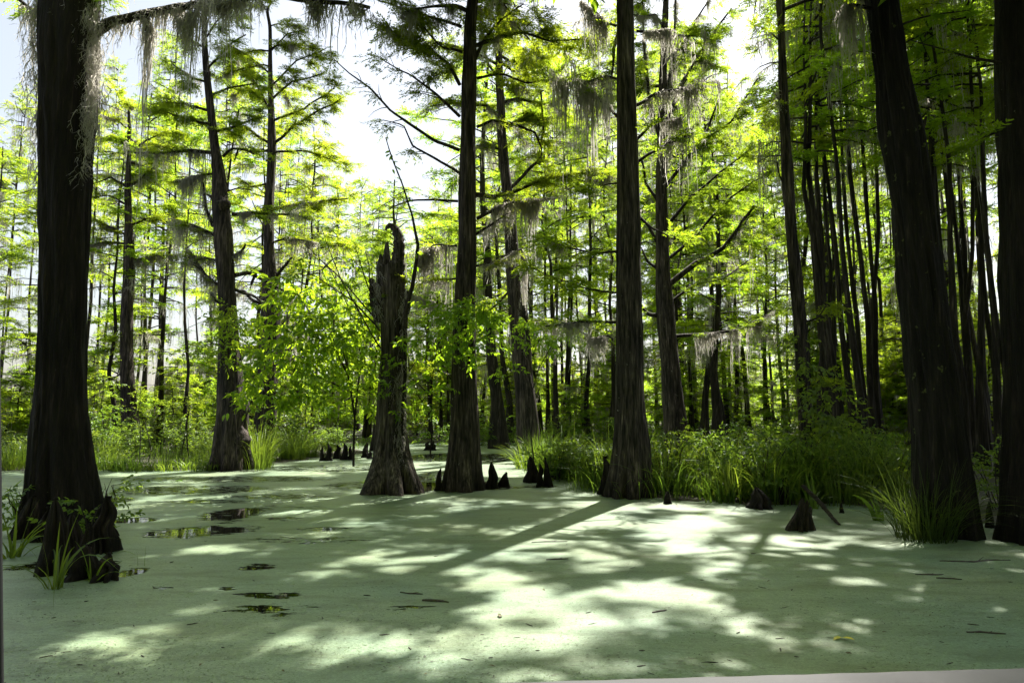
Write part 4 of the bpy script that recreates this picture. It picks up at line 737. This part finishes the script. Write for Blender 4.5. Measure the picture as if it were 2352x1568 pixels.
def stem_proto(seed, h):
    rg = np.random.default_rng(seed); root = thing('thin_sapling', 'x', 'sapling'); q = np.array([[0, 0, -.1], [.1, 0, h * .3], [.05, .1, h * .6], [.25, 0, h]]) + rg.normal(0, .08, (4, 3)); w = tube(q, [.026, .02, .014, .005], seed, 6, .15, .1, .05); pos = []
    for k in range(6):
        f = rg.uniform(.35, .95); b_ = q[1] + (q[3] - q[1]) * f; a_ = rg.uniform(0, 6.28); e_ = b_ + np.array([math.cos(a_), math.sin(a_), .5]) * rg.uniform(.3, .8); w += tube([b_, (b_ + e_) / 2, e_], [.009, .006, .003], seed + k, 4, .2, 0, .02, 0); pos += [e_, (b_ + e_) / 2, e_ + rg.normal(0, .1, 3)]
    pos = np.array(pos); m_ = len(pos); obj('stem', w, M_LIMB, root); obj('foliage', place(BROAD, pos, rg.uniform(0, 6.28, m_), rg.normal(0, .4, m_), rg.normal(0, .4, m_), rg.uniform(.6, 1, m_), rg), M_SHRUB, root, smooth=False); return Proto(root)
ST = [stem_proto(640 + i, h) for i, h in enumerate([3.0, 4.2, 2.4])]
for i in range(22):
    px = rg.uniform(210, 800); Y = rg.uniform(20.8, 26) + max(0, (px - 540) / 240 * 6); put(ST[i % 3], px, 0, rg.uniform(.7, 1.15), 'thin dark sapling stem in the left bank thicket', 'thin saplings on the left bank', 1, Y)
for i in range(26):
    px = rg.uniform(1260, 2080); e = np.interp(px, [1230, 1300, 1400, 1560, 1760, 2100], [17.5, 16.6, 14.3, 12.9, 12.4, 12.4]); put(SH[[1, 3, 5, 3][i % 4]], px, 0, rg.uniform(.6, 1.0), 'low leafy weed at the front edge of the right reeds', 'weeds along the right reeds', 1, e + rg.uniform(0, 1.6))
for px in range(205, 520, 22):
    put(RD[px % 4], px + rg.uniform(-8, 8), 0, rg.uniform(.45, .75), 'clump of green reeds at the waterline of the left bank', 'reeds on the left bank', 1, rg.uniform(19.2, 20.0))
put(SH[0], 0, 0, .9, 'shrub added to darken the gap between the leaning cypress and the black one', None, 1, 11.2).location.x = P(2275, 900, 11.2)[0]  # added shrub that darkens the bright gap behind it
put(TU[0], 592, 1074, 1.5, 'grass tussock against the foot of the burred cypress', None, 1.2)
put(TU[0], 672, 1056, 1.7, 'wide grass tussock on a mud stool left of the channel', None)
put(TU[1], 702, 1050, 1.6, 'smaller grass tussock behind the wide one by the channel', None)
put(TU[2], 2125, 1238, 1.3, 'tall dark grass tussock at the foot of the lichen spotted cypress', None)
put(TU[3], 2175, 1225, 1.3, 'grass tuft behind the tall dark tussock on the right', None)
put(TU[1], 1215, 1075, 1.6, 'bright grass tuft left of the knee cluster by the reeds', None)
put(TU[0], 1250, 1062, 1.3, 'pale bright grass tuft behind the knee cluster', None)
put(TU[1], 853, 1126, .55, 'small grassy tuft on the left root of the broken trunk', None)
# ----------------------------------------------------------------- near left: weeds around the big stem
def big_blade_plant(label, px, py, n, h, wid, seed, lean=.9, cat='plant', name='sword_leaf_plant'):
    rg = np.random.default_rng(seed); p = G(px, py); o = obj(name, blades(n, h, .06, rg, wid, lean, 9, .5), M_GRASS); o.location = p; tag(o, label, cat); return o
big_blade_plant('arching sword leaved plant at the bottom left in front of the knees', 125, 1352, 18, .85, .026, 701, 1.25)
big_blade_plant('sword leaved plant cut by the left edge beside the big stem', 30, 1280, 20, .8, .028, 702, 1.1)
big_blade_plant('tuft of long leaves behind the big stem at the left edge', 40, 1190, 12, .75, .03, 703, .8)
big_blade_plant('sword leaved plant between the knees and the big stem', 215, 1335, 9, .6, .024, 704, 1.3)
big_blade_plant('broad sword leaved plant at the foot of the stout grey cypress', 1475, 1130, 12, 1.1, .05, 705, .6)
big_blade_plant('single thin green shoot standing in the duckweed on the left', 322, 1300, 2, .3, .012, 706, .1, 'shoot', 'green_shoot')
big_blade_plant('bright yellow green arching leaves left of the dark tussock', 2020, 1195, 9, .85, .05, 707, .9)
big_blade_plant('long flat leaf plant among the right reeds', 1690, 1140, 8, 1.5, .09, 708, .6)
big_blade_plant('long leaved plant behind the rotten stump', 1868, 1168, 12, .9, .035, 709, .6)
for px, py, h, lab, sd in [(235, 1190, .75, 'small leafy weed on the right foot of the big dark stem', 720), (205, 1240, .5, 'pale leafy weed growing between the near knees', 721), (60, 1225, .55, 'leafy weed left of the big dark stem', 722)]:
    g = G(px, py); pr = shrub_proto(sd, h, .28, 6, BROAD_S, M_SHRUB, 26); pr.o.name = 'leafy_weed'; pr.put(g, 0, 1, lab); pr.o['category'] = 'weed'

# ----------------------------------------------------------------- cypress knees
def knee_geo(seed, h, r, blunt=.5, lean=0.1):
    rg = np.random.default_rng(seed); n = 22; t = np.linspace(0, 1, n); rr = r * ((1 - t) ** (1 - blunt * .55) * .85 + .15 * (1 - t ** 8)); rr[-1] *= .5
    a = rg.uniform(0, 6.28); pts = np.stack([math.cos(a) * lean * h * t ** 1.5, math.sin(a) * lean * h * t ** 1.5, -0.08 + (h + .08) * t], 1)
    pts += np.stack([vnoise(t * 4 + 3, t * 0, seed + 20), vnoise(t * 4 + 9, t * 0, seed + 21), 0 * t], 1) * r * .5
    return trunk_geo(pts, rr * (1 + .22 * vnoise(t * 6 + 5, t * 0 + 2, seed + 22)), seed, 36, h / 40, .32, h * .5, r * .2, 0.0, .24)
KN = []
for i, (bl, le) in enumerate([(.3, .1), (.8, .12), (.55, .2), (1.0, .05)]):
    o = obj('cypress_knee', knee_geo(800 + i, .5, .14, bl, le), M_KNEE); tag(o, 'x', 'cypress knee'); KN.append(Proto(o))
def knee(px, py, w, hpx, label, k=None, group='cypress knees'):
    p = G(px, py); s = mpp(p[1], 0.2); r = w / 2 * s; h = hpx * s; c = KN[k if k is not None else rg.integers(4)].put(p, rg.uniform(0, 6.28), 1, label, group)
    c.scale = (r / .15, r / .15, h / .5); return c
knee(1007, 1127, 24, 52, 'pointed knee against the left foot of the central cypress', 0)
knee(1130, 1122, 30, 60, 'tallest blunt knee right of the central cypress', 3); knee(1155, 1118, 28, 34, 'short broad knee beside the tall blunt one', 1)
knee(1098, 1112, 24, 36, 'knee touching the right foot of the central cypress', 2)
for px, py, w, h_, lab in [(1222, 1108, 34, 60, 'broad knee at the left end of the cluster by the reeds'), (1240, 1117, 24, 52, 'middle knee of the cluster by the reeds'), (1257, 1117, 22, 66, 'sharp right knee of the cluster by the reeds')]: knee(px, py, w, h_, lab)
for px, py, w, h_, lab in [(739, 1058, 13, 34, 'leftmost pointed knee in the row at the channel mouth'), (756, 1058, 18, 40, 'second pointed knee in the row at the channel mouth'), (775, 1053, 22, 32, 'wide knee in the middle of the channel row'), (793, 1056, 20, 40, 'tall knee right of the middle of the channel row'), (806, 1056, 16, 32, 'last knee on the right of the channel row')]: knee(px, py, w, h_, lab, 0)
for px, py, w, h_, lab in [(838, 1050, 22, 34, 'lone broad knee behind the broken trunk'), (850, 1053, 14, 18, 'tiny knee beside the lone broad one'), (982, 1034, 18, 20, 'left knee of the pair across the channel'), (996, 1034, 18, 22, 'right knee of the pair across the channel'), (940, 1125, 20, 20, 'low knee at the right foot of the broken trunk')]: knee(px, py, w, h_, lab, 0)
knee(1400, 1138, 46, 90, 'massive knee at the left foot of the stout grey cypress', 2); knee(1385, 1135, 22, 45, 'small knee left of the massive one'); knee(1432, 1140, 22, 40, 'small knee right of the massive one'); knee(1492, 1135, 26, 95, 'slender knee on the right of the stout grey cypress', 0)
for px, py, w, h_, lab in [(1532, 1157, 16, 30, 'dark knee at the front edge of the right reeds'), (1748, 1168, 50, 48, 'dark thick knee nearest the rotten stump'), (1800, 1158, 26, 70, 'dark knee hidden under the shrubs behind the rotten stump'), (1935, 1178, 12, 24, 'short cut knee standing alone right of the rotten stump')]: knee(px, py, w, h_, lab)
# near left cluster
for px, py, w, h_, lab, k in [(130, 1318, 60, 172, 'tall finger shaped knee nearest the camera on the left', 3), (168, 1300, 50, 120, 'second finger shaped knee behind the nearest one', 3), (205, 1325, 84, 78, 'wide lumpy knee low at the water on the near left', 1), (252, 1330, 64, 58, 'low ragged knee at the right end of the near left cluster', 2), (192, 1322, 40, 118, 'pale topped slim knee in the middle of the near left cluster', 3), (232, 1270, 70, 130, 'rough knee leaning on the right foot of the big stem', 2), (50, 1235, 70, 95, 'round topped knee left of the big stem', 1), (95, 1245, 50, 80, 'low knee just left of the big stem foot', 2), (245, 1232, 40, 60, 'small knee at the right edge of the big stem foot', 2)]: knee(px, py, w, h_, lab, k)
for px, py, w, h_, lab in [(2302, 1215, 16, 44, 'thin knee standing in the dark right corner'), (2348, 1218, 44, 150, 'leaning knee cut by the right edge'), (2272, 1212, 18, 60, 'thin knee beside the black right cypress')]: knee(px, py, w, h_, lab)
# rotten stump and branch
g = G(1842, 1218); rs = obj('rotten_stump', trunk_geo([g + [0, 0, -.1], g + [.0, 0, .05], g + [.03, 0, .2], g + [.08, 0, .33]], [.17, .15, .115, .085], 881, 40, .018, .35, .3, .035, 0, .24, .12), M_ROT, None, g); tag(rs, 'small black rotten stump standing in the sunlit duckweed', 'stump')
a, b = G(1878, 1180), G(1928, 1206)
fb = obj('fallen_branch', tube([a + [-.1, .3, .42], a + [0, 0, .22], (a + b) / 2 + [0, 0, .10], b + [0, 0, .0]], [.03, .035, .03, .018], 882, 9, .05, .25, .02), M_ROT, None, a); tag(fb, 'dark fallen branch dipping into the duckweed right of the rotten stump', 'branch')
for (x0, y0, x1, y1, z0, lab) in [(1660, 1140, 1725, 1168, .18, 'thin bare stick leaning out of the reeds left of the rotten stump'), (1745, 1120, 1850, 1162, .3, 'long bare stick leaning behind the rotten stump')]:
    a, b = G(x0, y0), G(x1, y1); o = obj('bare_stick', tube([a + [0, 0, z0], (a + b) / 2 + [0, 0, z0 * .5], b], [.012, .012, .006], 883, 6, .1, .1, .03), M_ROT, None, a); tag(o, lab, 'stick')

# ----------------------------------------------------------------- background cypresses (shared meshes)
def far_proto(kind, seed):
    rg = np.random.default_rng(seed); H = 6.0 if kind == 'sapling' else 16.0; root = thing('young_cypress' if kind == 'sapling' else 'cypress_tree', 'x', 'young tree' if kind == 'sapling' else 'tree'); z = np.linspace(-.2, H, 9)
    r0 = {'pole': .10, 'slim': .12, 'full': .15, 'thick': .27, 'sapling': .05}[kind]; bend = np.cumsum(rg.normal(0, .10 if kind == 'pole' else .19, (9, 2)), 0); bend[:2] *= .3
    pts = np.stack([bend[:, 0], bend[:, 1], z], 1); rad = r0 * (1 - .85 * (z.clip(0) / H)) * (1 + .75 * np.exp(-z.clip(0) / .7))
    wood = trunk_geo(pts, rad, seed, 14, .35, .12, .6, .012, .6, .06); sp = []; moss = []
    z0, nb, L = {'pole': (8.5, 18, 2.0), 'slim': (4.0, 38, 2.7), 'full': (2.6, 50, 3.4), 'thick': (5.0, 42, 3.6), 'sapling': (0.6, 34, 1.7)}[kind]
    for i in range(nb):
        zz = z0 + (H - .4 - z0) * (i + rg.random()) / nb; f = (zz - z0) / (H - z0); ln = L * rg.uniform(.35, 1.3) * (1.0 - .55 * f ** 2.5) * (0.55 + .45 * min(1, f * 3)); az = rg.uniform(0, 6.28); el = rg.uniform(-.05, .55)
        x, y = np.interp(zz, z, pts[:, 0]), np.interp(zz, z, pts[:, 1]); s = np.array([x, y, zz]); d = np.array([math.cos(az), math.sin(az), 0])
        q = [s + d * ln * k + [0, 0, ln * (math.tan(el) * k - .35 * k * k)] + rg.normal(0, .08, 3) * k for k in (0, .35, .7, 1)]
        wood += tube(q, [.035, .025, .016, .006], seed + i, 5, .4, 0, .04, 0); qq, _ = resample(q, [1] * 4, .05); bare = rg.random() < .16
        for k in range(0 if bare else rg.poisson(ln * (7.0 if kind == 'sapling' else 5.0))):
            p = qq[int(rg.uniform(.2, 1) * (len(qq) - 1))]; sp.append((*(p + rg.normal(0, .14, 3) * [1, 1, .5]), az + rg.normal(0, 1.0), rg.normal(0, .2), rg.normal(0, .3), rg.uniform(.6, 1.15)))
        if rg.random() < .34: moss += beard(qq[len(qq) // 4], qq[len(qq) * 2 // 3], int(rg.integers(10, 26)), rg.uniform(.4, 1.3), rg, .05, .022)
    for k in range(26 if kind != 'sapling' else 8):
        zz = H - abs(rg.normal(0, .9)); a_ = rg.uniform(0, 6.28); r_ = rg.uniform(0, .55); sp.append((np.interp(zz, z, pts[:, 0]) + r_ * math.cos(a_), np.interp(zz, z, pts[:, 1]) + r_ * math.sin(a_), zz, a_, rg.normal(.2, .3), rg.normal(0, .4), rg.uniform(.5, .9)))
    obj('trunk', wood, M_BARK_FAR, root); S = np.array(sp)
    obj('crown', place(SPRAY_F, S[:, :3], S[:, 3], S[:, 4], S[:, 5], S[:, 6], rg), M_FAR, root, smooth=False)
    if moss: obj('hanging_moss', moss, M_MOSS, root)
    return Proto(root)
FAR = {k: [far_proto(k, s + i) for i in range(n_)] for k, s, n_ in [('sapling', 980, 3), ('pole', 900, 5), ('slim', 920, 4), ('full', 940, 3), ('thick', 960, 2)]}
def far_tree(kind, px, Y, top_py, label, group, lean=0.0):
    p = np.array([P(px, 900, Y)[0], Y, 0.0]); H = P(px, top_py, Y)[2]; pr = FAR[kind][rg.integers(len(FAR[kind]))]
    s = H / (6.0 if kind == 'sapling' else 16.0); w = np.clip(s, .7, 1.15); c = pr.put(p, rg.uniform(0, 6.28), 1, label, group); c.scale = (w, w, s); c.rotation_euler = (rg.normal(0, .012), lean + rg.normal(0, .012 if kind == 'pole' else .022), rg.uniform(0, 6.28)); return c
topx = [-60, 0, 100, 250, 400, 560, 700, 760, 820, 1000, 1060, 1150, 1300, 1500, 1700, 1760, 1800, 1860, 1920, 2100, 2420]
topy = [150, 190, 150, 110, 60, 120, 260, 380, 400, 440, 420, 180, 90, 40, 90, 220, 260, 40, -60, -160, -300]
def top(px): return np.interp(px, topx, topy)
rg = np.random.default_rng(123)
for i in range(36):
    px = rg.uniform(-60, 780); Y = rg.uniform(30, 62); far_tree(rg.choice(['slim', 'pole', 'slim', 'pole']), px, Y, max(top(px) + abs(rg.normal(0, 150)), 30), 'slender cypress in the open wood behind the left bank', 'trees behind the left bank')
for i in range(48):
    px = rg.uniform(740, 1480); Y = rg.uniform(36, 80); far_tree(rg.choice(['slim', 'full', 'slim', 'full', 'pole']), px, Y, top(px) + abs(rg.normal(0, 140)), 'sunlit cypress in the far wood across the channel', 'trees across the channel')
for i in range(28):
    px = rg.uniform(1480, 1860); Y = rg.uniform(28, 75); far_tree(rg.choice(['slim', 'slim', 'full', 'pole']), px, Y, top(px) + abs(rg.normal(0, 140)), 'cypress in the wood behind the many armed tree', 'trees behind the right reeds')
for i in range(38):
    px = rg.uniform(1860, 2420); Y = rg.uniform(21, 60); far_tree(rg.choice(['pole', 'pole', 'pole', 'slim', 'slim']), px, Y, top(px) + rg.normal(0, 60), 'dark cypress in the dense wood on the right', 'trees in the dense right wood')
for px, Y, tp_, k, lab in [(1925, 19, -200, 'pole', 'dark pole straight behind the shrubs right of the slim leaning pole'), (1962, 21, -180, 'pole', 'second dark pole in the right wood'), (2003, 22, -220, 'pole', 'dark pole close to the left of the lichen spotted cypress'), (1640, 30, 330, 'thick', 'brown double stemmed cypress behind the many armed tree'), (1662, 31, 300, 'slim', 'slim cypress touching the brown double stemmed one'), (2210, 18, -300, 'pole', 'pole just right of the lichen spotted cypress'), (2245, 20, -300, 'pole', 'pole between the lichen spotted cypress and the black right one'), (2285, 17, -300, 'pole', 'pole beside the black right cypress'), (1150, 32, 150, 'thick', 'dark thick cypress between the central tree and the leaning shaggy one'), (868, 30, 420, 'thick', 'grey cypress half hidden behind the broken trunk'), (690, 34, 300, 'slim', 'grey cypress with moss behind the channel tussocks'), (370, 33, 200, 'slim', 'paired slim cypress on the left bank, its moss in the sky gap'), (1280, 34, 200, 'slim', 'straight grey cypress between the leaning shaggy one and the stout one'), (1345, 36, 150, 'slim', 'grey cypress just left of the stout one')]:
    far_tree(k, px, Y, tp_, lab, None, -0.02 if px > 1800 else 0)
for i in range(80):
    px = rg.uniform(-40, 2400) if i < 46 else rg.uniform(1000, 2400); Y = rg.uniform(33, 60); H_ = rg.uniform(3.5, 8); far_tree('sapling', px, Y, 950 - (H_ - 1.6) / Y * FPX, 'young cypress low among the trunks of the far wood', 'young trees in the far wood')
for i in range(30):  # unseen trees behind the camera, added to block sky light
    a_ = rg.uniform(0, 1); ang = R_(rg.uniform(100, 260)); d_ = rg.uniform(9, 26); p_ = np.array([math.sin(ang) * d_, math.cos(ang) * d_ - 1.0, 0.0])
    FAR['full'][i % 3].put(p_, rg.uniform(0, 6.28), rg.uniform(1.1, 1.4), 'unseen cypress of the swamp behind the boat, added to block sky light', 'unseen trees behind the boat')
for i in range(16):  # unseen trees out to the right, added to darken that side
    Y_ = rg.uniform(11.5, 22); px_ = rg.uniform(2620, 3300); far_tree(['full', 'slim'][i % 2], px_, Y_ + 2, -900, 'unseen leafy cypress past the right edge, added to shade it', 'unseen shading trees past the right edge')
for i in range(12):  # nearer unseen trees, added to cover the open sky overhead
    ang = R_(rg.uniform(115, 285)); d_ = rg.uniform(4.5, 9); p_ = np.array([math.sin(ang) * d_, math.cos(ang) * d_ - 1.0, 0.0])
    FAR['full'][i % 3].put(p_, rg.uniform(0, 6.28), rg.uniform(1.3, 1.6), 'unseen cypress of the swamp behind the boat, added to block sky light', 'unseen trees behind the boat')
for i in range(22):
    px = rg.uniform(1880, 2340); far_tree('pole', px, rg.uniform(17, 32), -250 + rg.normal(0, 60), 'thin dark pole in the right wood near the big leaning cypress', 'dark poles in the right wood', -0.02)
for i in range(20):
    px = rg.uniform(1820, 2420); far_tree('full', px, rg.uniform(62, 95), rg.uniform(100, 420), 'leafy cypress closing the far end of the right wood', 'trees closing the right wood')
for i in range(34):
    px = rg.uniform(1820, 2420); Y = rg.uniform(32, 62); H_ = rg.uniform(5, 10); far_tree('sapling', px, Y, 950 - (H_ - 1.6) / Y * FPX, 'young leafy cypress low in the right wood', 'young trees in the right wood')
for i in range(24):
    px = rg.uniform(-60, 560); Y = rg.uniform(29, 52); H_ = rg.uniform(2.5, 6.5); far_tree('sapling', px, Y, 950 - (H_ - 1.6) / Y * FPX, 'young cypress behind the thicket of the left bank', 'young trees on the left')
for i in range(32):
    px = rg.uniform(640, 1880); far_tree('pole', px, rg.uniform(38, 75), top(px) + abs(rg.normal(0, 90)), 'thin straight cypress pole in the far wood behind the big trees', 'thin poles in the far wood')
# distant tree line and undergrowth: masses nobody could count
rg = np.random.default_rng(321); nn = 15000; px_ = rg.uniform(-1, 1, nn) * 150; yy_ = rg.uniform(105, 150, nn); zz_ = rg.random(nn) ** 1.2 * (np.interp(px_ / yy_, [-.4, -.1, .15, .5], [5.0, 7, 9, 15]) + 4 * vnoise(px_ * .11 + 31, yy_ * 0, 5)) 
S = np.stack([px_, yy_, zz_ + .3], 1)
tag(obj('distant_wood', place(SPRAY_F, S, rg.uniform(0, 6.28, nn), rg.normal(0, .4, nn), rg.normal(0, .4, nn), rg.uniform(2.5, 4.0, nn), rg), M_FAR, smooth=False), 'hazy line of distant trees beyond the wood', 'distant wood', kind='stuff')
nn = 2600; yy_ = rg.uniform(33, 85, nn) ; px_ = rg.uniform(-1, 1, nn) * (6 + yy_ * .8); S = np.stack([px_, yy_, rg.random(nn) ** 2 * 1.3 + .1], 1)
tag(obj('undergrowth', place(BROAD, S, rg.uniform(0, 6.28, nn), rg.normal(.3, .4, nn), rg.normal(0, .4, nn), rg.uniform(1.3, 2.4, nn), rg), M_SHRUB, smooth=False), 'low green undergrowth on the floor of the far wood', 'undergrowth', kind='stuff')
gch = []
for i in range(420):
    if i % 2: px = rg.uniform(-60, 860); Y = rg.uniform(20.5, 30) + max(0, (px - 540) / 240 * 6)
    else: px = rg.uniform(1260, 2200); Y = rg.uniform(12.8, 24)
    p = np.array([P(px, 900, Y)[0], Y, .05]); gch += [(v + p, f) for v, f in blades(16, .7, .3, rg, .014, .8)]
tag(obj('bank_grass', gch, M_GRASS), 'low grass covering the mud banks between the shrubs', 'grass', kind='stuff')

# ----------------------------------------------------------------- floating litter
M_TWIG = plain_mat('wet_twig', (.035, .026, .018), .6); M_DEAD = plain_mat('dead_leaf', (.10, .085, .03), .6); M_YEL = plain_mat('yellow_leaf', (.45, .40, .04), .5)
rg = np.random.default_rng(55)
def twig(px, py, ln, az, label, group=None, r=.009):
    p = G(px, py); p[2] = .008; d = np.array([math.cos(az), math.sin(az), 0]) * ln / 2
    w = tube([p - d, p - d * .2 + rg.normal(0, ln * .04, 3) * [1, 1, 0], p + d * .4 + rg.normal(0, ln * .04, 3) * [1, 1, 0], p + d], [r * .6, r, r * .8, r * .4], int(rg.integers(9999)), 6, .03, .3, 0, 0)
    k = p + d * .1; w += tube([k, k + np.array([math.cos(az + .7), math.sin(az + .7), .05]) * ln * .25], [r * .5, r * .25], 1, 4, .05, 0, 0, 0)
    o = obj('floating_twig', w, M_TWIG, None, p); tag(o, label, 'twig', group)
twig(945, 1363, .22, -.3, 'dark twig, left one of a pair floating in the centre', None, .008); twig(1000, 1382, .24, -.25, 'thicker dark twig, right one of the pair in the centre', None, .014)
twig(1262, 1245, .45, .1, 'pale thin stick floating in the large sunlit pool'); twig(2135, 1320, .28, 0, 'dark twig floating in the shade at the right'); twig(2180, 1330, .22, -.3, 'second dark twig floating in the right shade'); twig(2265, 1455, .26, -.15, 'dark twig floating far right near the boat'); twig(1515, 1405, .15, .5, 'curled twig floating right of the centre'); twig(2240, 1288, .8, .05, 'long dark stick lying in the duckweed by the dark tussock', None, .012); twig(1280, 1285, .25, .2, 'small forked twig in the sunlit duckweed')
for i in range(70):
    px, py = rg.uniform(60, 2300), 1150 + 400 * rg.random() ** 1.1; sz = rg.uniform(.025, .09)
    twig(px, py, sz, rg.normal(0, .6), 'tiny dark bit of twig floating on the duckweed', 'floating bits of twig', rg.uniform(.002, .005))
# loose fronds and fine dark bits lying on the mat, too many to count
M_FROND = leaf_mat('loose_frond', (0.09, 0.13, 0.06), (0.32, 0.39, 0.24), (0.16, 0.22, 0.09), 0.15, 0.05, 0.35, (0.16, 0.14, 0.07))
def scatter(n_, y1, ridge, seed):
    g_ = np.random.default_rng(seed); y = 3.2 / (1 - g_.random(n_) * (1 - 3.2 / y1)); x = g_.uniform(-1, 1, n_) * (0.6 + y * 0.80); v = np.abs(vnoise(x * 1.1 + 40, y * 1.9 + 40, seed + 1) + .5 * vnoise(x * 2.7 + 40, y * 4.3 + 40, seed + 2))
    k_ = v < ridge * g_.random(n_) ** .5; return np.stack([x[k_], y[k_], np.full(k_.sum(), .006)], 1), g_
HEX = np.stack([np.cos(np.arange(6) * math.pi / 3) * .5, np.sin(np.arange(6) * math.pi / 3) * .5, np.zeros(6)], 1)
pp, g_ = scatter(34000, 13, .24, 71); m_ = len(pp)
tag(obj('loose_fronds', [leaf_chunk(leaves(pp, g_.uniform(0, 6.28, m_), g_.normal(0, .16, m_), g_.normal(0, .16, m_), g_.uniform(.005, .015, m_), g_.uniform(.005, .012, m_), HEX))], M_FROND, smooth=False), 'loose duckweed fronds in drift lines on the green mat', 'duckweed', kind='stuff')
pp, g_ = scatter(16000, 15, .11, 83); m_ = len(pp); sz_ = g_.uniform(.006, .03, m_)
tag(obj('floating_specks', [leaf_chunk(leaves(pp + [0, 0, .004], g_.normal(0.1, .8, m_), g_.normal(0, .05, m_), g_.normal(0, .1, m_), sz_, sz_ * .35, LEAF4))], M_TWIG, smooth=False), 'fine dark specks of bark and seed drifting on the duckweed', 'debris', kind='stuff')
def fleaf(px, py, L, m, label, group=None):
    p = G(px, py); p[2] = .012; k = int(rg.integers(1, 4)) if L > .06 else 1; A = leaves(np.zeros((k, 3)) + rg.normal(0, L * .12, (k, 3)) * [1, 1, .02], rg.uniform(0, 6.28, k), rg.normal(.05, .1, k), rg.normal(0, .2, k), np.full(k, L), np.full(k, L * .4), LEAF6)
    o = obj('floating_leaf', [leaf_chunk(A)], m, smooth=False); o.location = p; tag(o, label, 'leaf', group)
fleaf(1940, 1467, .10, M_YEL, 'yellow dead leaf floating near the boat on the right'); fleaf(1150, 1420, .07, M_DEAD, 'brown dead leaf floating at the centre bottom'); fleaf(1120, 1531, .05, M_DEAD, 'brown dead leaf floating close to the boat'); fleaf(1612, 1182, .1, M_BROAD, 'small green floating rosette in front of the right reeds'); fleaf(402, 1104, .2, M_BROAD, 'pale green floating leaf on the far left water')
for i in range(40):
    px, py = rg.uniform(60, 2300), 1150 + 400 * rg.random() ** 1.1; fleaf(px, py, rg.uniform(.02, .05), M_DEAD, 'small brown leaf floating on the duckweed', 'floating dead leaves')

# ----------------------------------------------------------------- boat: pale rail at the bottom right, thin dark post at the left edge
M_RAIL = plain_mat('boat_paint', (.04, .04, .042), .8, 9, .12); M_POST = plain_mat('black_metal', (.012, .012, .013), .5)
a, b = P(950, 1569, 1.05), P(2600, 1523, 1.12); bt = thing('boat', 'pale painted boat rim and thin black post close to the camera', 'boat', (a[0], a[1], 0))
def bar(p0, p1, w, h, m, name, nx=40, seed=1):
    d = p1 - p0; d = d / np.linalg.norm(d); s = np.cross(d, [0, 0, 1]); s /= np.linalg.norm(s); u = np.cross(s, d); ch = []; k = 8; V = []
    prof = [(0, -h), (0, -.006), (.002, -.002), (.006, 0), (w - .006, 0), (w, -.006), (w, -h)]
    for i in range(nx + 1):
        c = p0 + (p1 - p0) * i / nx
        for (x, z) in prof: V.append(c + s * x + u * (z + .0004 * math.sin(i * 1.7 + x * 60) * (x < .01)))
    return obj(name, [(np.array(V), grid_faces(nx + 1, len(prof), False))], m, bt, np.array([a[0], a[1], 0]), smooth=False)
bar(a, b, .14, .10, M_RAIL, 'rim')
q0, q1 = P(-4.5, 1090, 1.0), P(0, 1640, 1.0)
obj('post', tube([P(-14, 200, 1.0), q0, q1], [.0045, .0045, .0052], 1, 10, .05, 0), M_POST, bt, np.array([a[0], a[1], 0]))
print('objects', len(bpy.data.objects), 'verts', sum(len(m.vertices) for m in bpy.data.meshes))
